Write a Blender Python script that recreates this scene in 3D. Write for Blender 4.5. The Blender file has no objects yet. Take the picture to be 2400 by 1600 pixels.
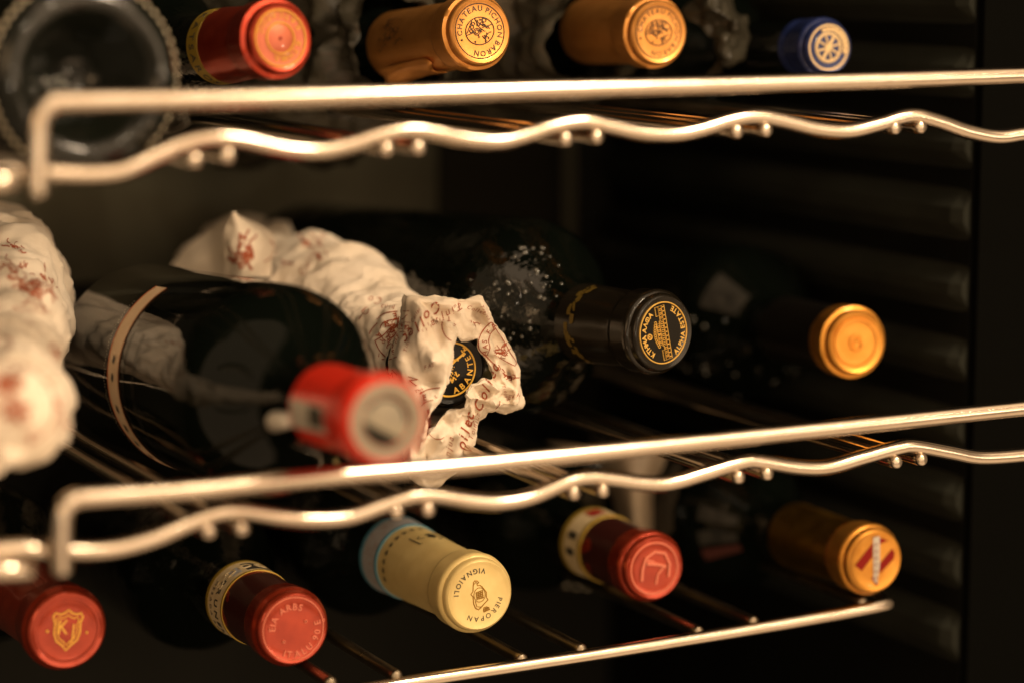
import bpy, bmesh, math, random
from mathutils import Vector, Matrix, noise
from mathutils.bvhtree import BVHTree
R = math.radians
random.seed(7)
S = bpy.context.scene
COL = S.collection

# ------------------------------------------------------------------ camera
YAW, PITCH, FPX = R(26.5), R(8.5), 6000.0
CAM = Vector((0.0, 0.0, 1.2))
cam_d = bpy.data.cameras.new('camera')
cam = bpy.data.objects.new('camera', cam_d); COL.objects.link(cam)
cam.location = CAM
cam.rotation_euler = (math.pi/2-PITCH, 0, -YAW)
cam_d.sensor_width = 36; cam_d.lens = 90
cam_d.clip_start = .01; cam_d.clip_end = 50
FOCUS = 1.15
cam_d.dof.use_dof = True; cam_d.dof.focus_distance = FOCUS; cam_d.dof.aperture_fstop = 2.6
S.camera = cam
S.render.resolution_x, S.render.resolution_y = 1024, 682

# ------------------------------------------------------------------ world, lamps, exposure
W = bpy.data.worlds.new('World'); S.world = W; W.use_nodes = True
bgn = W.node_tree.nodes['Background']
bgn.inputs[0].default_value = (1.0, .68, .40, 1); bgn.inputs[1].default_value = .30
def area(name, loc, target, sx, sy, power, col):
    d = bpy.data.lights.new(name, 'AREA'); d.shape = 'RECTANGLE'; d.size = sx; d.size_y = sy
    d.energy = power; d.color = col
    o = bpy.data.objects.new(name, d); COL.objects.link(o); o.location = loc
    o.rotation_euler = (Vector(target)-Vector(loc)).to_track_quat('-Z', 'Y').to_euler()
    return o
# broad warm room light behind the photographer, and the ceiling lamp up to the right
for lx, lz, w_, h_, pw in ((-.35, 1.8, .60, 2.2, 11), (.35, 1.9, .58, 2.2, 12), (1.05, 1.8, .60, 2.4, 16), (1.78, 1.9, .62, 2.2, 16), (2.5, 1.8, .60, 2.3, 14), (.9, .35, 2.8, .6, 9)):
    area('room_light', (lx, -1.6, lz), (.45, .95, 1.0), w_, h_, pw*.60, (1.0, .70, .44))
area('ceiling_lamp', (1.02, .05, 2.0), (.45, .95, 1.0), .26, .16, 14, (1.0, .78, .54))
for lx, ly, lz in ((-.5, -.9, 2.4), (.25, -.5, 2.5), (1.9, -.7, 2.4), (2.3, -1.3, 1.1), (-.8, -1.2, 1.0)):  # small lamps added to put glints on glass and foil
    area('glint_lamp', (lx, ly, lz), (.45, .95, 1.0), .07, .07, 2.2, (1.0, .80, .56))
area('ceiling_bounce', (1.1, -.25, 2.9), (1.0, .3, 1.0), 3.2, 1.5, 17, (1.0, .70, .44))
area('floor_bounce', (1.1, -.35, -.35), (1.0, .4, 1.0), 3.2, 1.4, 11, (1.0, .66, .38))
area('side_lamp', (-.9, .1, 1.5), (.3, 1.0, 1.0), .5, .5, 2.2, (1.0, .62, .31))
S.view_settings.view_transform = 'Standard'; S.view_settings.look = 'None'
S.view_settings.exposure = 0.12; S.view_settings.gamma = 1.0
try:
    S.cycles.max_bounces = 6; S.cycles.glossy_bounces = 4; S.cycles.diffuse_bounces = 3
    S.cycles.transmission_bounces = 4; S.cycles.use_denoising = True
    S.cycles.sample_clamp_indirect = 4
except Exception: pass

# ------------------------------------------------------------------ where things stand
FW = Vector((math.sin(YAW)*math.cos(PITCH), math.cos(YAW)*math.cos(PITCH), -math.sin(PITCH)))
RT = Vector((math.cos(YAW), -math.sin(YAW), 0))
UP = RT.cross(FW)
def ray(px, py): return RT*((px-1200)/FPX)+UP*((800-py)/FPX)+FW
def at(px, py, d): return CAM+ray(px, py)*d
def onY(px, py, y):
    r = ray(px, py); return CAM+r*((y-CAM.y)/r.y)
def onX(px, py, x):
    r = ray(px, py); return CAM+r*((x-CAM.x)/r.x)
def on_plane(px, py, p, n):
    r = ray(px, py); return CAM+r*((p-CAM).dot(n)/r.dot(n))
ROD_Y = .9198

# ------------------------------------------------------------------ helpers
def tag(o, label=None, cat=None, group=None, kind=None):
    if label: o['label'] = label
    if cat: o['category'] = cat
    if group: o['group'] = group
    if kind: o['kind'] = kind
    return o
def obj(name, bm, mat, parent=None, smooth=True, bevel=None):
    me = bpy.data.meshes.new(name); bm.normal_update(); bm.to_mesh(me); bm.free()
    if smooth:
        for p in me.polygons: p.use_smooth = True
        me.set_sharp_from_angle(angle=R(48))
    me.materials.append(mat)
    o = bpy.data.objects.new(name, me); COL.objects.link(o)
    if parent: o.parent = parent
    return o
def empty(name, M):
    o = bpy.data.objects.new(name, None); COL.objects.link(o); o.matrix_world = M; o.empty_display_size = .02
    return o
def catmull(pts, n=8, closed=False):
    out = []; m = len(pts)
    rng = range(m if closed else m-1)
    for i in rng:
        if closed: a, b, c, d = pts[i-1], pts[i], pts[(i+1) % m], pts[(i+2) % m]
        else: a, b, c, d = pts[max(i-1, 0)], pts[i], pts[i+1], pts[min(i+2, m-1)]
        for k in range(n):
            t = k/n
            out.append(.5*((2*b)+(c-a)*t+(2*a-5*b+4*c-d)*t*t+(3*b-a-3*c+d)*t**3))
    if not closed: out.append(pts[-1].copy())
    return out
def tube(bm, pts, r, seg=14, cap=True):
    up = Vector((0, 0, 1)); rings = []
    prev = None
    for i, p in enumerate(pts):
        t = (pts[min(i+1, len(pts)-1)]-pts[max(i-1, 0)]).normalized()
        if prev is None:
            a = t.cross(up)
            if a.length < .1: a = t.cross(Vector((0, 1, 0)))
            a.normalize()
        else: a = (prev-t*prev.dot(t)).normalized()
        prev = a; b = t.cross(a)
        rr = r[i] if isinstance(r, (list, tuple)) else r
        rings.append([bm.verts.new(p+(a*math.cos(2*math.pi*k/seg)+b*math.sin(2*math.pi*k/seg))*rr) for k in range(seg)])
    for A, B in zip(rings, rings[1:]):
        for k in range(seg): bm.faces.new((A[k], A[(k+1) % seg], B[(k+1) % seg], B[k]))
    if cap:
        for ring, s in ((rings[0], -1), (rings[-1], 1)):      # domed ends
            c = sum((v.co for v in ring), Vector())/seg
            nn = (pts[0]-pts[1] if s < 0 else pts[-1]-pts[-2]).normalized()
            rr = (ring[0].co-c).length
            mid = [bm.verts.new(c+(v.co-c)*.72+nn*rr*.25) for v in ring]
            tip = bm.verts.new(c+nn*rr*.38)
            for k in range(seg):
                q = (ring[k], ring[(k+1) % seg], mid[(k+1) % seg], mid[k]); w = (mid[k], mid[(k+1) % seg], tip)
                bm.faces.new(q if s > 0 else q[::-1]); bm.faces.new(w if s > 0 else w[::-1])
    bmesh.ops.recalc_face_normals(bm, faces=bm.faces)
def lathe(prof, seg=96, fn=None, bm=None, close=True):
    """prof: (radius, z) from the front (z max) to the back"""
    bm = bm or bmesh.new(); rings = []
    for r, z in prof:
        if r < 1e-6: rings.append([bm.verts.new((0, 0, z))]); continue
        ring = []
        for k in range(seg):
            a = 2*math.pi*k/seg; v = Vector((r*math.cos(a), r*math.sin(a), z))
            if fn: v = fn(v, a)
            ring.append(bm.verts.new(v))
        rings.append(ring)
    for A, B in zip(rings, rings[1:]):
        if len(A) == 1 and len(B) == 1: continue
        for k in range(seg):
            k2 = (k+1) % seg
            if len(A) == 1: bm.faces.new((A[0], B[k], B[k2]))
            elif len(B) == 1: bm.faces.new((A[k], B[0], A[k2]))
            else: bm.faces.new((A[k], B[k], B[k2], A[k2]))
    bmesh.ops.recalc_face_normals(bm, faces=bm.faces)
    return bm
def box(bm, lo, hi):
    vs = [bm.verts.new((x, y, z)) for x in (lo[0], hi[0]) for y in (lo[1], hi[1]) for z in (lo[2], hi[2])]
    for f in ((0, 1, 3, 2), (4, 6, 7, 5), (0, 4, 5, 1), (2, 3, 7, 6), (0, 2, 6, 4), (1, 5, 7, 3)):
        bm.faces.new([vs[i] for i in f])

# ------------------------------------------------------------------ materials
def nmat(name, base, rough=.5, metal=0.0, spec=.5, coat=0.0, bump=None, var=None, trans=0, sss=0):
    m = bpy.data.materials.new(name); m.use_nodes = True; nt = m.node_tree
    b = nt.nodes['Principled BSDF']
    b.inputs['Base Color'].default_value = (*base, 1); b.inputs['Roughness'].default_value = rough
    b.inputs['Metallic'].default_value = metal; b.inputs['Specular IOR Level'].default_value = spec
    b.inputs['Coat Weight'].default_value = coat; b.inputs['Coat Roughness'].default_value = .08
    b.inputs['Transmission Weight'].default_value = trans
    if sss:
        b.inputs['Subsurface Weight'].default_value = sss; b.inputs['Subsurface Scale'].default_value = .004
        b.inputs['Subsurface Radius'].default_value = (1, .7, .5)
    tc = nt.nodes.new('ShaderNodeTexCoord')
    if var:
        sc, amt, lo = var
        n = nt.nodes.new('ShaderNodeTexNoise'); n.inputs['Scale'].default_value = sc; n.inputs['Detail'].default_value = 5
        nt.links.new(tc.outputs['Object'], n.inputs['Vector'])
        mr = nt.nodes.new('ShaderNodeMapRange'); mr.inputs[1].default_value = .3; mr.inputs[2].default_value = .7
        nt.links.new(n.outputs['Fac'], mr.inputs[0])
        mx = nt.nodes.new('ShaderNodeMix'); mx.data_type = 'RGBA'
        nt.links.new(mr.outputs[0], mx.inputs[0])
        mx.inputs[6].default_value = (*lo, 1); mx.inputs[7].default_value = (*base, 1)
        nt.links.new(mx.outputs[2], b.inputs['Base Color'])
        mr2 = nt.nodes.new('ShaderNodeMapRange'); mr2.inputs[3].default_value = max(rough-amt, .02); mr2.inputs[4].default_value = rough+amt
        nt.links.new(n.outputs['Fac'], mr2.inputs[0]); nt.links.new(mr2.outputs[0], b.inputs['Roughness'])
    if bump:
        sc, st, dist = bump
        n2 = nt.nodes.new('ShaderNodeTexNoise'); n2.inputs['Scale'].default_value = sc; n2.inputs['Detail'].default_value = 4
        nt.links.new(tc.outputs['Object'], n2.inputs['Vector'])
        bp = nt.nodes.new('ShaderNodeBump'); bp.inputs['Strength'].default_value = st; bp.inputs['Distance'].default_value = dist
        nt.links.new(n2.outputs['Fac'], bp.inputs['Height']); nt.links.new(bp.outputs[0], b.inputs['Normal'])
    return m
M = {}
M['chrome'] = nmat('warm_chrome', (.62, .53, .43), .20, 1.0, bump=(900, .05, .0004), var=(60, .05, (.56, .47, .37)))
M['glass'] = nmat('dark_bottle_glass', (.002, .003, .002), .05, 0, .42, coat=0, bump=(45, .08, .002))
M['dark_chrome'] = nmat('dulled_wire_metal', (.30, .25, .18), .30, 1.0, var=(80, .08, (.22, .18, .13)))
M['glass_ripple'] = nmat('rippled_bottle_glass', (.002, .003, .002), .05, 0, .5, bump=(75, .35, .004))
M['glass_olive'] = nmat('olive_bottle_glass', (.005, .006, .004), .10, 0, .5, coat=.1, bump=(160, .35, .001))
M['glass_amber'] = nmat('brown_bottle_glass', (.012, .007, .004), .07, 0, .5, bump=(50, .1, .002))
M['wall'] = nmat('black_liner_plastic', (.006, .006, .005), .5, 0, .12, var=(12, .08, (.004, .004, .003)), bump=(500, .1, .0004))
M['flange'] = nmat('matt_black_flange', (.003, .003, .0025), 1.0, 0, .0, bump=(300, .1, .0004))
M['ledge'] = nmat('ledge_plastic', (.024, .025, .019), .8, 0, .05, var=(20, .08, (.016, .016, .012)))
M['back_dim'] = nmat('dim_back_liner', (.022, .020, .014), .7, 0, .05, var=(5, .1, (.012, .011, .008)))  # middle tone, the falloff of light put into the colour
M['back_shade'] = nmat('shaded_back_liner', (.020, .019, .014), .7, 0, .1, var=(4, .1, (.01, .01, .008)))  # back liner darkened, its shade put into the colour
M['back'] = nmat('lit_back_liner', (.16, .15, .105), .7, 0, .05, var=(6, .1, (.05, .047, .032)))  # lighter liner, light on the back wall put into the colour
def foil(name, c, lo, rough=.36, metal=.75, coat=.15):
    return nmat(name, c, rough, metal, .5, coat=coat, bump=(260, .10, .0008), var=(110, .08, lo))
M['orange'] = foil('orange_foil', (.76, .36, .10), (.66, .29, .065), .46, .9)
M['orange_ink'] = nmat('dark_print_on_orange', (.05, .022, .008), .5)
M['gold'] = foil('gold_foil', (.80, .38, .07), (.68, .29, .045), .42, .95)
M['gold_dull'] = foil('dull_gold_foil', (.45, .25, .04), (.34, .17, .025), .36, 1.0)
M['red'] = foil('red_foil', (.52, .06, .025), (.40, .035, .015), .3, .8, .3)
M['salmon'] = foil('salmon_foil', (.52, .13, .06), (.42, .09, .04), .38, .5, .3)
M['gold_line'] = nmat('dull_gold_line', (.62, .30, .03), .45, .2)
M['coral'] = foil('coral_red_foil', (.46, .055, .022), (.34, .035, .014), .22, .65, .4)
M['coral_highlight'] = nmat('raised_coral_highlight', (.66, .16, .08), .14, .3, coat=1)  # raised foil painted lighter, its highlight put into the colour
M['crimson'] = foil('crimson_foil', (.42, .03, .018), (.3, .02, .012), .25, .5, .6)
M['bright_red'] = nmat('bright_red_capsule', (.70, .028, .012), .3, .1, .5, coat=.4)
M['cream'] = foil('cream_yellow_foil', (.80, .62, .26), (.72, .54, .21), .42, .25, .1)
M['blue'] = foil('blue_foil', (.018, .030, .12), (.010, .018, .07), .36, .3, .2)
M['black_cap'] = nmat('black_capsule_plastic', (.006, .005, .004), .3, 0, .3, coat=0, bump=(1800, .25, .0003))
M['black_cap2'] = nmat('black_capsule_foil', (.010, .008, .005), .19, .1, .42, coat=.1, bump=(1500, .2, .0003))
M['gold_ink'] = nmat('gold_print', (.85, .52, .12), .35, .5)
M['yellow_ink'] = nmat('yellow_print', (.90, .52, .08), .4, .1)
M['dark_ink'] = nmat('dark_print', (.035, .03, .02), .5)
M['brown_ink'] = nmat('red_brown_print', (.34, .07, .02), .6)
M['pale_brown_ink'] = nmat('faded_red_brown_print', (.40, .16, .08), .6)
M['maroon'] = nmat('maroon_print', (.24, .012, .008), .7, 0, .15)
M['silver'] = nmat('silver_print', (.55, .5, .42), .4, .3)
M['beige_ink'] = nmat('beige_print', (.72, .52, .27), .5, .2)
M['band_paper'] = nmat('band_paper', (.62, .50, .30), .6, var=(300, .05, (.5, .38, .2)))
M['worn_gold'] = nmat('worn_gold_print', (.13, .085, .012), .5, .3)
M['olive_gold'] = nmat('olive_gold_band', (.36, .24, .03), .5, .4)
M['pale_blue'] = nmat('pale_blue_band', (.38, .42, .44), .5, var=(400, .05, (.34, .28, .26)))
M['blue_line'] = nmat('teal_blue_line', (.06, .20, .27), .5)
M['label'] = nmat('label_paper', (.72, .55, .36), .55, var=(80, .03, (.66, .48, .3)))
M['dim_sheen_label'] = nmat('grey_sheen_and_label', (.026, .023, .017), .5, var=(160, .1, (.004, .004, .003)))  # grey for painted glass reflections and the faint label lines
M['dim_red'] = nmat('dim_red_patch', (.05, .010, .006), .5)
M['label_edge'] = nmat('orange_label_edge', (.60, .15, .04), .5)
M['paper'] = nmat('wrapping_paper', (.79, .69, .56), .6, 0, .25, bump=(300, .15, .0005), var=(35, .06, (.73, .62, .48)))
def creases(m, scs, strength=.55, dist=.0016):
    nt = m.node_tree; b = nt.nodes['Principled BSDF']; prev = b.inputs['Normal'].links[0].from_socket
    tc = nt.nodes.new('ShaderNodeTexCoord'); wn = nt.nodes.new('ShaderNodeTexNoise'); wn.inputs['Scale'].default_value = 60
    ad = nt.nodes.new('ShaderNodeMix'); ad.data_type = 'VECTOR'; ad.inputs[0].default_value = .012
    nt.links.new(tc.outputs['Object'], wn.inputs['Vector']); nt.links.new(tc.outputs['Object'], ad.inputs[4]); nt.links.new(wn.outputs['Color'], ad.inputs[5])
    for sc_ in scs:
        vo = nt.nodes.new('ShaderNodeTexVoronoi'); vo.feature = 'F1'; vo.inputs['Scale'].default_value = sc_; vo.distance = 'MANHATTAN'
        nt.links.new(ad.outputs[1], vo.inputs['Vector'])
        bp = nt.nodes.new('ShaderNodeBump'); bp.inputs['Strength'].default_value = strength; bp.inputs['Distance'].default_value = dist
        nt.links.new(vo.outputs['Distance'], bp.inputs['Height']); nt.links.new(prev, bp.inputs['Normal']); prev = bp.outputs[0]; dist *= .45
    nt.links.new(prev, b.inputs['Normal'])
creases(M['paper'], (150,), .25, .0006)
M['tissue'] = nmat('dark_tissue_paper', (.050, .043, .028), .36, .1, .45, bump=(160, .2, .001), var=(60, .1, (.022, .02, .014)))
M['grey_disc'] = nmat('grey_metal_disc', (.30, .255, .18), .5, .2, var=(150, .06, (.22, .19, .14)))
M['dark_disc'] = nmat('dark_disc', (.012, .010, .007), .7, 0, .1)
M['bead_pale'] = nmat('pale_glass_bead', (.42, .36, .25), .12, .0, 1.0, coat=1)
M['bead'] = nmat('glass_bead', (.05, .05, .04), .07, .0, 1.0, coat=1)

# ------------------------------------------------------------------ flat lettering and line work
_gl = {}
def glyph(ch, bold=0.0, shear=0.0):
    key = (ch, bold, shear)
    if key in _gl: return _gl[key]
    c = bpy.data.curves.new('glyph', 'FONT'); c.body = ch; c.size = 1.0; c.align_x = 'CENTER'
    c.extrude = .03; c.offset = bold; c.shear = shear; c.resolution_u = 3
    o = bpy.data.objects.new('glyph', c); COL.objects.link(o)
    dg = bpy.context.evaluated_depsgraph_get(); dg.update()
    me = bpy.data.meshes.new_from_object(o.evaluated_get(dg))
    vs = [v.co.copy() for v in me.vertices]; fs = [tuple(p.vertices) for p in me.polygons]
    xs = [v.x for v in vs] or [0]
    w = (max(xs)-min(xs)) if vs else .3
    cx = (max(xs)+min(xs))/2
    vs = [Vector((v.x-cx, v.y, v.z)) for v in vs]
    bpy.data.objects.remove(o); bpy.data.curves.remove(c); bpy.data.meshes.remove(me)
    _gl[key] = (vs, fs, w); return _gl[key]
def add_glyph(bm, ch, f, bold=0.0, shear=0.0):
    if ch == ' ': return
    if ch == 'Λ':
        vs, fs, w = glyph('V', bold, shear); vs = [Vector((-v.x, .72-v.y, v.z)) for v in vs]
    elif ch == 'Φ':
        vs, fs, w = glyph('O', bold, shear); add_glyph(bm, 'I', f, bold, shear)
    else: vs, fs, w = glyph(ch, bold, shear)
    nv = [bm.verts.new(f(v)) for v in vs]
    for q in fs:
        try: bm.faces.new([nv[i] for i in q])
        except Exception: pass
def arc_text(bm, s, r, mid, size, cw=True, z=0, bold=.01, track=1.0, h=1.0):
    """cw: reads clockwise with letter tops outward; otherwise counter-clockwise with tops inward. mid in degrees."""
    ws = [(.32 if c == ' ' else glyph({'Λ': 'V', 'Φ': 'O'}.get(c, c), bold)[2]+.14)*size*track for c in s]
    tot = sum(ws); pos = -tot/2
    for c, w in zip(s, ws):
        t = (pos+w/2)/(r+(size*.36 if cw else -size*.36)); pos += w
        if cw:
            a = R(mid)-t
            def f(v, a=a):
                rr = r+v.y*size*h; tx = v.x*size
                return Vector((rr*math.cos(a)+tx*math.sin(a), rr*math.sin(a)-tx*math.cos(a), z+v.z*size))
        else:
            a = R(mid)+t
            def f(v, a=a):
                rr = r-v.y*size*h; tx = v.x*size
                return Vector((rr*math.cos(a)-tx*math.sin(a), rr*math.sin(a)+tx*math.cos(a), z+v.z*size))
        add_glyph(bm, c, f, bold)
def band_text(bm, s, r, a0, size, zc, bold=.01, track=1.0, flip=False):
    a = R(a0)
    for c in s:
        w = (.35 if c == ' ' else glyph(c, bold)[2]+.15)*size*track
        a += w/2/r
        def f(v, a=a):
            th = a+v.x*size/r; rr = r+v.z*size*.5
            return Vector((rr*math.cos(th), rr*math.sin(th), zc+(v.y-.36)*size))
        add_glyph(bm, c, f, bold); a += w/2/r
def ringm(bm, r, w, h, z, seg=72, sx=1.0, sy=1.0, rot=0, c=(0, 0)):
    rows = []
    for (dr, dz) in ((-w/2, 0), (-w/4, h), (w/4, h), (w/2, 0)):
        row = []
        for k in range(seg):
            a = 2*math.pi*k/seg; x = (r*sx+dr)*math.cos(a); y = (r*sy+dr)*math.sin(a)
            row.append(bm.verts.new((c[0]+x*math.cos(rot)-y*math.sin(rot), c[1]+x*math.sin(rot)+y*math.cos(rot), z+dz)))
        rows.append(row)
    for A, B in zip(rows, rows[1:]):
        for k in range(seg): bm.faces.new((A[k], B[k], B[(k+1) % seg], A[(k+1) % seg]))
def stroke(bm, pts, w, h, z, closed=False):
    pts = [Vector((p[0], p[1], 0)) for p in pts]
    if closed: pts = pts+[pts[0]]
    rows = []
    for i, p in enumerate(pts):
        if closed and i in (0, len(pts)-1): t = pts[1]-pts[-2]
        else: t = pts[min(i+1, len(pts)-1)]-pts[max(i-1, 0)]
        if t.length < 1e-9: t = Vector((1, 0, 0))
        t.normalize(); n = Vector((-t.y, t.x, 0))*w/2
        rows.append([bm.verts.new(p-n+Vector((0, 0, z))), bm.verts.new(p-n*.6+Vector((0, 0, z+h))),
                     bm.verts.new(p+n*.6+Vector((0, 0, z+h))), bm.verts.new(p+n+Vector((0, 0, z)))])
    for A, B in zip(rows, rows[1:]):
        for k in range(3): bm.faces.new((A[k], A[k+1], B[k+1], B[k]))
def dot(bm, x, y, r, h, z, seg=14):
    c = bm.verts.new((x, y, z+h)); ring = [bm.verts.new((x+r*math.cos(2*math.pi*k/seg), y+r*math.sin(2*math.pi*k/seg), z)) for k in range(seg)]
    mid = [bm.verts.new((x+.7*r*math.cos(2*math.pi*k/seg), y+.7*r*math.sin(2*math.pi*k/seg), z+h*.8)) for k in range(seg)]
    for k in range(seg):
        bm.faces.new((ring[k], ring[(k+1) % seg], mid[(k+1) % seg], mid[k])); bm.faces.new((mid[k], mid[(k+1) % seg], c))
def rot2(p, a): return (p[0]*math.cos(a)-p[1]*math.sin(a), p[0]*math.sin(a)+p[1]*math.cos(a))
def subdiv(pts, step):
    out = []
    for a, b in zip(pts, pts[1:]):
        n = max(1, int(math.hypot(b[0]-a[0], b[1]-a[1])/step))
        out += [(a[0]+(b[0]-a[0])*k/n, a[1]+(b[1]-a[1])*k/n) for k in range(n)]
    return out+[pts[-1]]

# ------------------------------------------------------------------ the cabinet
WALL_X = .750; FRONT_Y = 1.006; BACK_Y = 1.37
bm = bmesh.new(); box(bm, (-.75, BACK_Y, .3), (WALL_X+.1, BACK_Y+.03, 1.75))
bw = tag(obj('back_wall', bm, M['back_shade'], None, False), kind='structure')
def backbox(name, x0, x1, y0, y1, d0, mat):      # boxes on the back liner, toned to paint its light and shade
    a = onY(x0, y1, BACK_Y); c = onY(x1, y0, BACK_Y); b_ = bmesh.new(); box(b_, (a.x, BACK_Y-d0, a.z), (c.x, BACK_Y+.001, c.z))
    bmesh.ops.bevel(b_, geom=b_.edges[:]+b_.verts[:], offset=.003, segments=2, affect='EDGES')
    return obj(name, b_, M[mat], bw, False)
backbox('lit_wall_panel', -900, 1010, 300, 720, .012, 'back'); backbox('lit_corner_strip', 1316, 1344, 200, 900, .006, 'back'); backbox('dim_wall_panel', 1011, 1290, 330, 900, .008, 'back_dim')  # added lit and dim panels paint how light falls on the wall
side = empty('side_wall', Matrix.Translation((WALL_X, FRONT_Y, .6))); tag(side, kind='structure')
side.matrix_world = Matrix.Identity(4); side.location = (WALL_X, FRONT_Y, .6)
bpy.context.view_layer.update()
o0 = Vector(side.location)
bm = bmesh.new(); box(bm, (0, 0, -.3), (.04, BACK_Y-FRONT_Y-.002, 1.15))
p = obj('liner_panel', bm, M['wall'], side, False)
bm = bmesh.new(); box(bm, (.0005, -.006, -.3), (.30, -.0005, 1.15)); obj('front_flange', bm, M['flange'], side, False)
ribs = [(-40, 47), (122, 221), (302, 388), (455, 557), (634, 726), (807, 889), (970, 1050), (1130, 1222), (1287, 1382), (1451, 1556)]
for (ya, yb) in ribs:                                       # moulded shelf ledges along the side liner
    za = onX(2277, ya, WALL_X).z-o0.z; zb = onX(2277, yb, WALL_X).z-o0.z
    bm = bmesh.new(); prof = []
    h = za-zb; m_ = .007; c = .0068
    prof = [(0, zb-.002), (-m_+c, zb), (-m_, zb+c), (-m_, za-c), (-m_+c, za), (0, za+.002)]
    L = [0.0, c, BACK_Y-FRONT_Y-.004]
    rows = []
    for y in L:
        k = .55 if y == 0 else 1.0
        rows.append([bm.verts.new((x*k-.0005, y, zb+h/2+(z-zb-h/2)*(.93 if y == 0 else 1))) for x, z in prof])
    for A, B in zip(rows, rows[1:]):
        for i in range(len(prof)-1): bm.faces.new((A[i], A[i+1], B[i+1], B[i]))
    bm.faces.new(rows[0])
    bmesh.ops.recalc_face_normals(bm, faces=bm.faces)
    obj('ledge', bm, M['ledge'], side, False)
bm = bmesh.new(); box(bm, (-.79, .95, .3), (-.75, BACK_Y, 1.75)); tag(obj('side_wall', bm, M['wall'], None, False), kind='structure')
bm = bmesh.new(); box(bm, (-.75, .95, 1.44), (WALL_X-.002, BACK_Y-.002, 1.47)); tag(obj('ceiling', bm, M['wall'], None, False), kind='structure')
bm = bmesh.new(); box(bm, (-.75, .95, .62), (WALL_X-.002, BACK_Y-.002, .65)); tag(obj('floor', bm, M['wall'], None, False), kind='structure')

# ------------------------------------------------------------------ wire shelves
def shelf(label, rail, wave, nubs, hoop=None, ROD_Y=ROD_Y, stub=None, below=True, railr=.0039, wirer=.0029, short=False):
    t = empty('wire_shelf', Matrix.Translation(onY(1200, wave[len(wave)//2][1] if wave else 1550, ROD_Y)))
    bpy.context.view_layer.update()
    inv = t.matrix_world.inverted()
    tag(t, label, 'wire shelf', 'chromed wire shelves of the wine cabinet')
    pts = []
    ry = ROD_Y-.007
    if hoop: pts += [onY(x, y, ry) for x, y in hoop]
    pts += [onY(x, y, ry) for x, y in rail]
    if hoop or not short:
        e = pts[-1]; pts.append(e+Vector((.03, .0, 0)))
    if short:
        e = pts[-1]; pts += [e+Vector((.007, .004, .0)), e+Vector((.010, .014, 0)), e+Vector((.0105, .06, 0)), e+Vector((.0105, .4, 0))]
    bm = bmesh.new(); tube(bm, [inv@p for p in catmull(pts, 8)], railr)
    obj('front_rail', bm, M['chrome'], t)
    if wave:
        wp = [onY(x, y, ROD_Y) for x, y in wave]
        e = wp[-1]; s = wp[0]
        wp = [s-Vector((.08, 0, 0))]+wp+[e+Vector((.018, 0, .0005))]
        bm = bmesh.new(); tube(bm, [inv@p for p in catmull(wp, 8)], .0035); obj('wavy_rod', bm, M['chrome'], t)
        # the same rod again at the back of the shelf
        bm = bmesh.new(); tube(bm, [inv@(p+Vector((0, .40, 0))) for p in catmull(wp, 6)], .003, 8); obj('back_rod', bm, M['chrome'], t)
    for (x, y) in nubs:
        s = onY(x, y, ROD_Y-.003 if below else ROD_Y-.006)
        bm = bmesh.new(); tube(bm, [inv@s, inv@(s+Vector((0, .004, 0))), inv@(s+Vector((0, .2, 0))), inv@(s+Vector((0, .415, 0)))], wirer, 12)
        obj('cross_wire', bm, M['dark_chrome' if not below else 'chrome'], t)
    if stub:
        bm = bmesh.new(); q = [onY(x, y, ROD_Y-.004) for x, y in stub]
        tube(bm, [inv@p for p in q], .0044); obj('frame_stub', bm, M['chrome'], t)
    return t
D = 1.0204
def dp(l): return [(x*D, y*D) for x, y in l]
shelf('upper chromed wire shelf crossing the top of the picture, under the orange capped bottles',
      [(150, 238), (500, 232), (800, 225), (1250, 211), (1700, 199), (2100, 187), (2400, 177)],
      dp([(0, 395), (100, 396), (200, 400), (280, 392), (350, 362), (420, 330), (490, 316), (560, 322), (640, 340), (720, 347), (800, 333), (870, 310), (940, 298), (1000, 305), (1060, 318), (1140, 325), (1200, 313), (1270, 290), (1340, 279), (1400, 290), (1470, 305), (1540, 309), (1600, 300), (1680, 276), (1740, 268), (1800, 278), (1880, 297), (1950, 301), (2020, 285), (2090, 266), (2150, 278), (2220, 302), (2290, 315), (2352, 308)]),
      [(457, 376), (534, 366), (907, 350), (982, 347), (1328, 327), (1400, 322), (1729, 309), (1797, 306), (2100, 301), (2160, 299)],
      hoop=[(88, 455), (88, 380), (90, 300), (100, 262), (124, 243)], stub=[(-60, 425), (30, 425)])
shelf('middle chromed wire shelf, holding the paper wrapped bottles and the black capped bottle',
      [(215, 1163), (450, 1147), (700, 1121), (1082, 1090), (1389, 1060), (1659, 1033), (2118, 985), (2400, 956)],
      dp([(0, 1262), (100, 1262), (240, 1262), (350, 1236), (430, 1202), (500, 1177), (560, 1173), (640, 1185), (720, 1192), (800, 1186), (870, 1162), (940, 1140), (1000, 1137), (1080, 1149), (1150, 1153), (1220, 1140), (1300, 1106), (1350, 1095), (1400, 1098), (1480, 1109), (1540, 1108), (1620, 1085), (1700, 1061), (1740, 1058), (1830, 1072), (1900, 1072), (1980, 1050), (2060, 1028), (2100, 1024), (2180, 1038), (2250, 1050), (2352, 1044)]),
      [(490, 1245), (568, 1238), (931, 1200), (1005, 1194), (1347, 1156), (1415, 1150), (1733, 1118), (1800, 1110), (2103, 1083), (2162, 1077)],
      hoop=[(143, 1340), (143, 1270), (145, 1210), (158, 1180), (185, 1166)], stub=[(-60, 1335), (70, 1335)])
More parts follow.
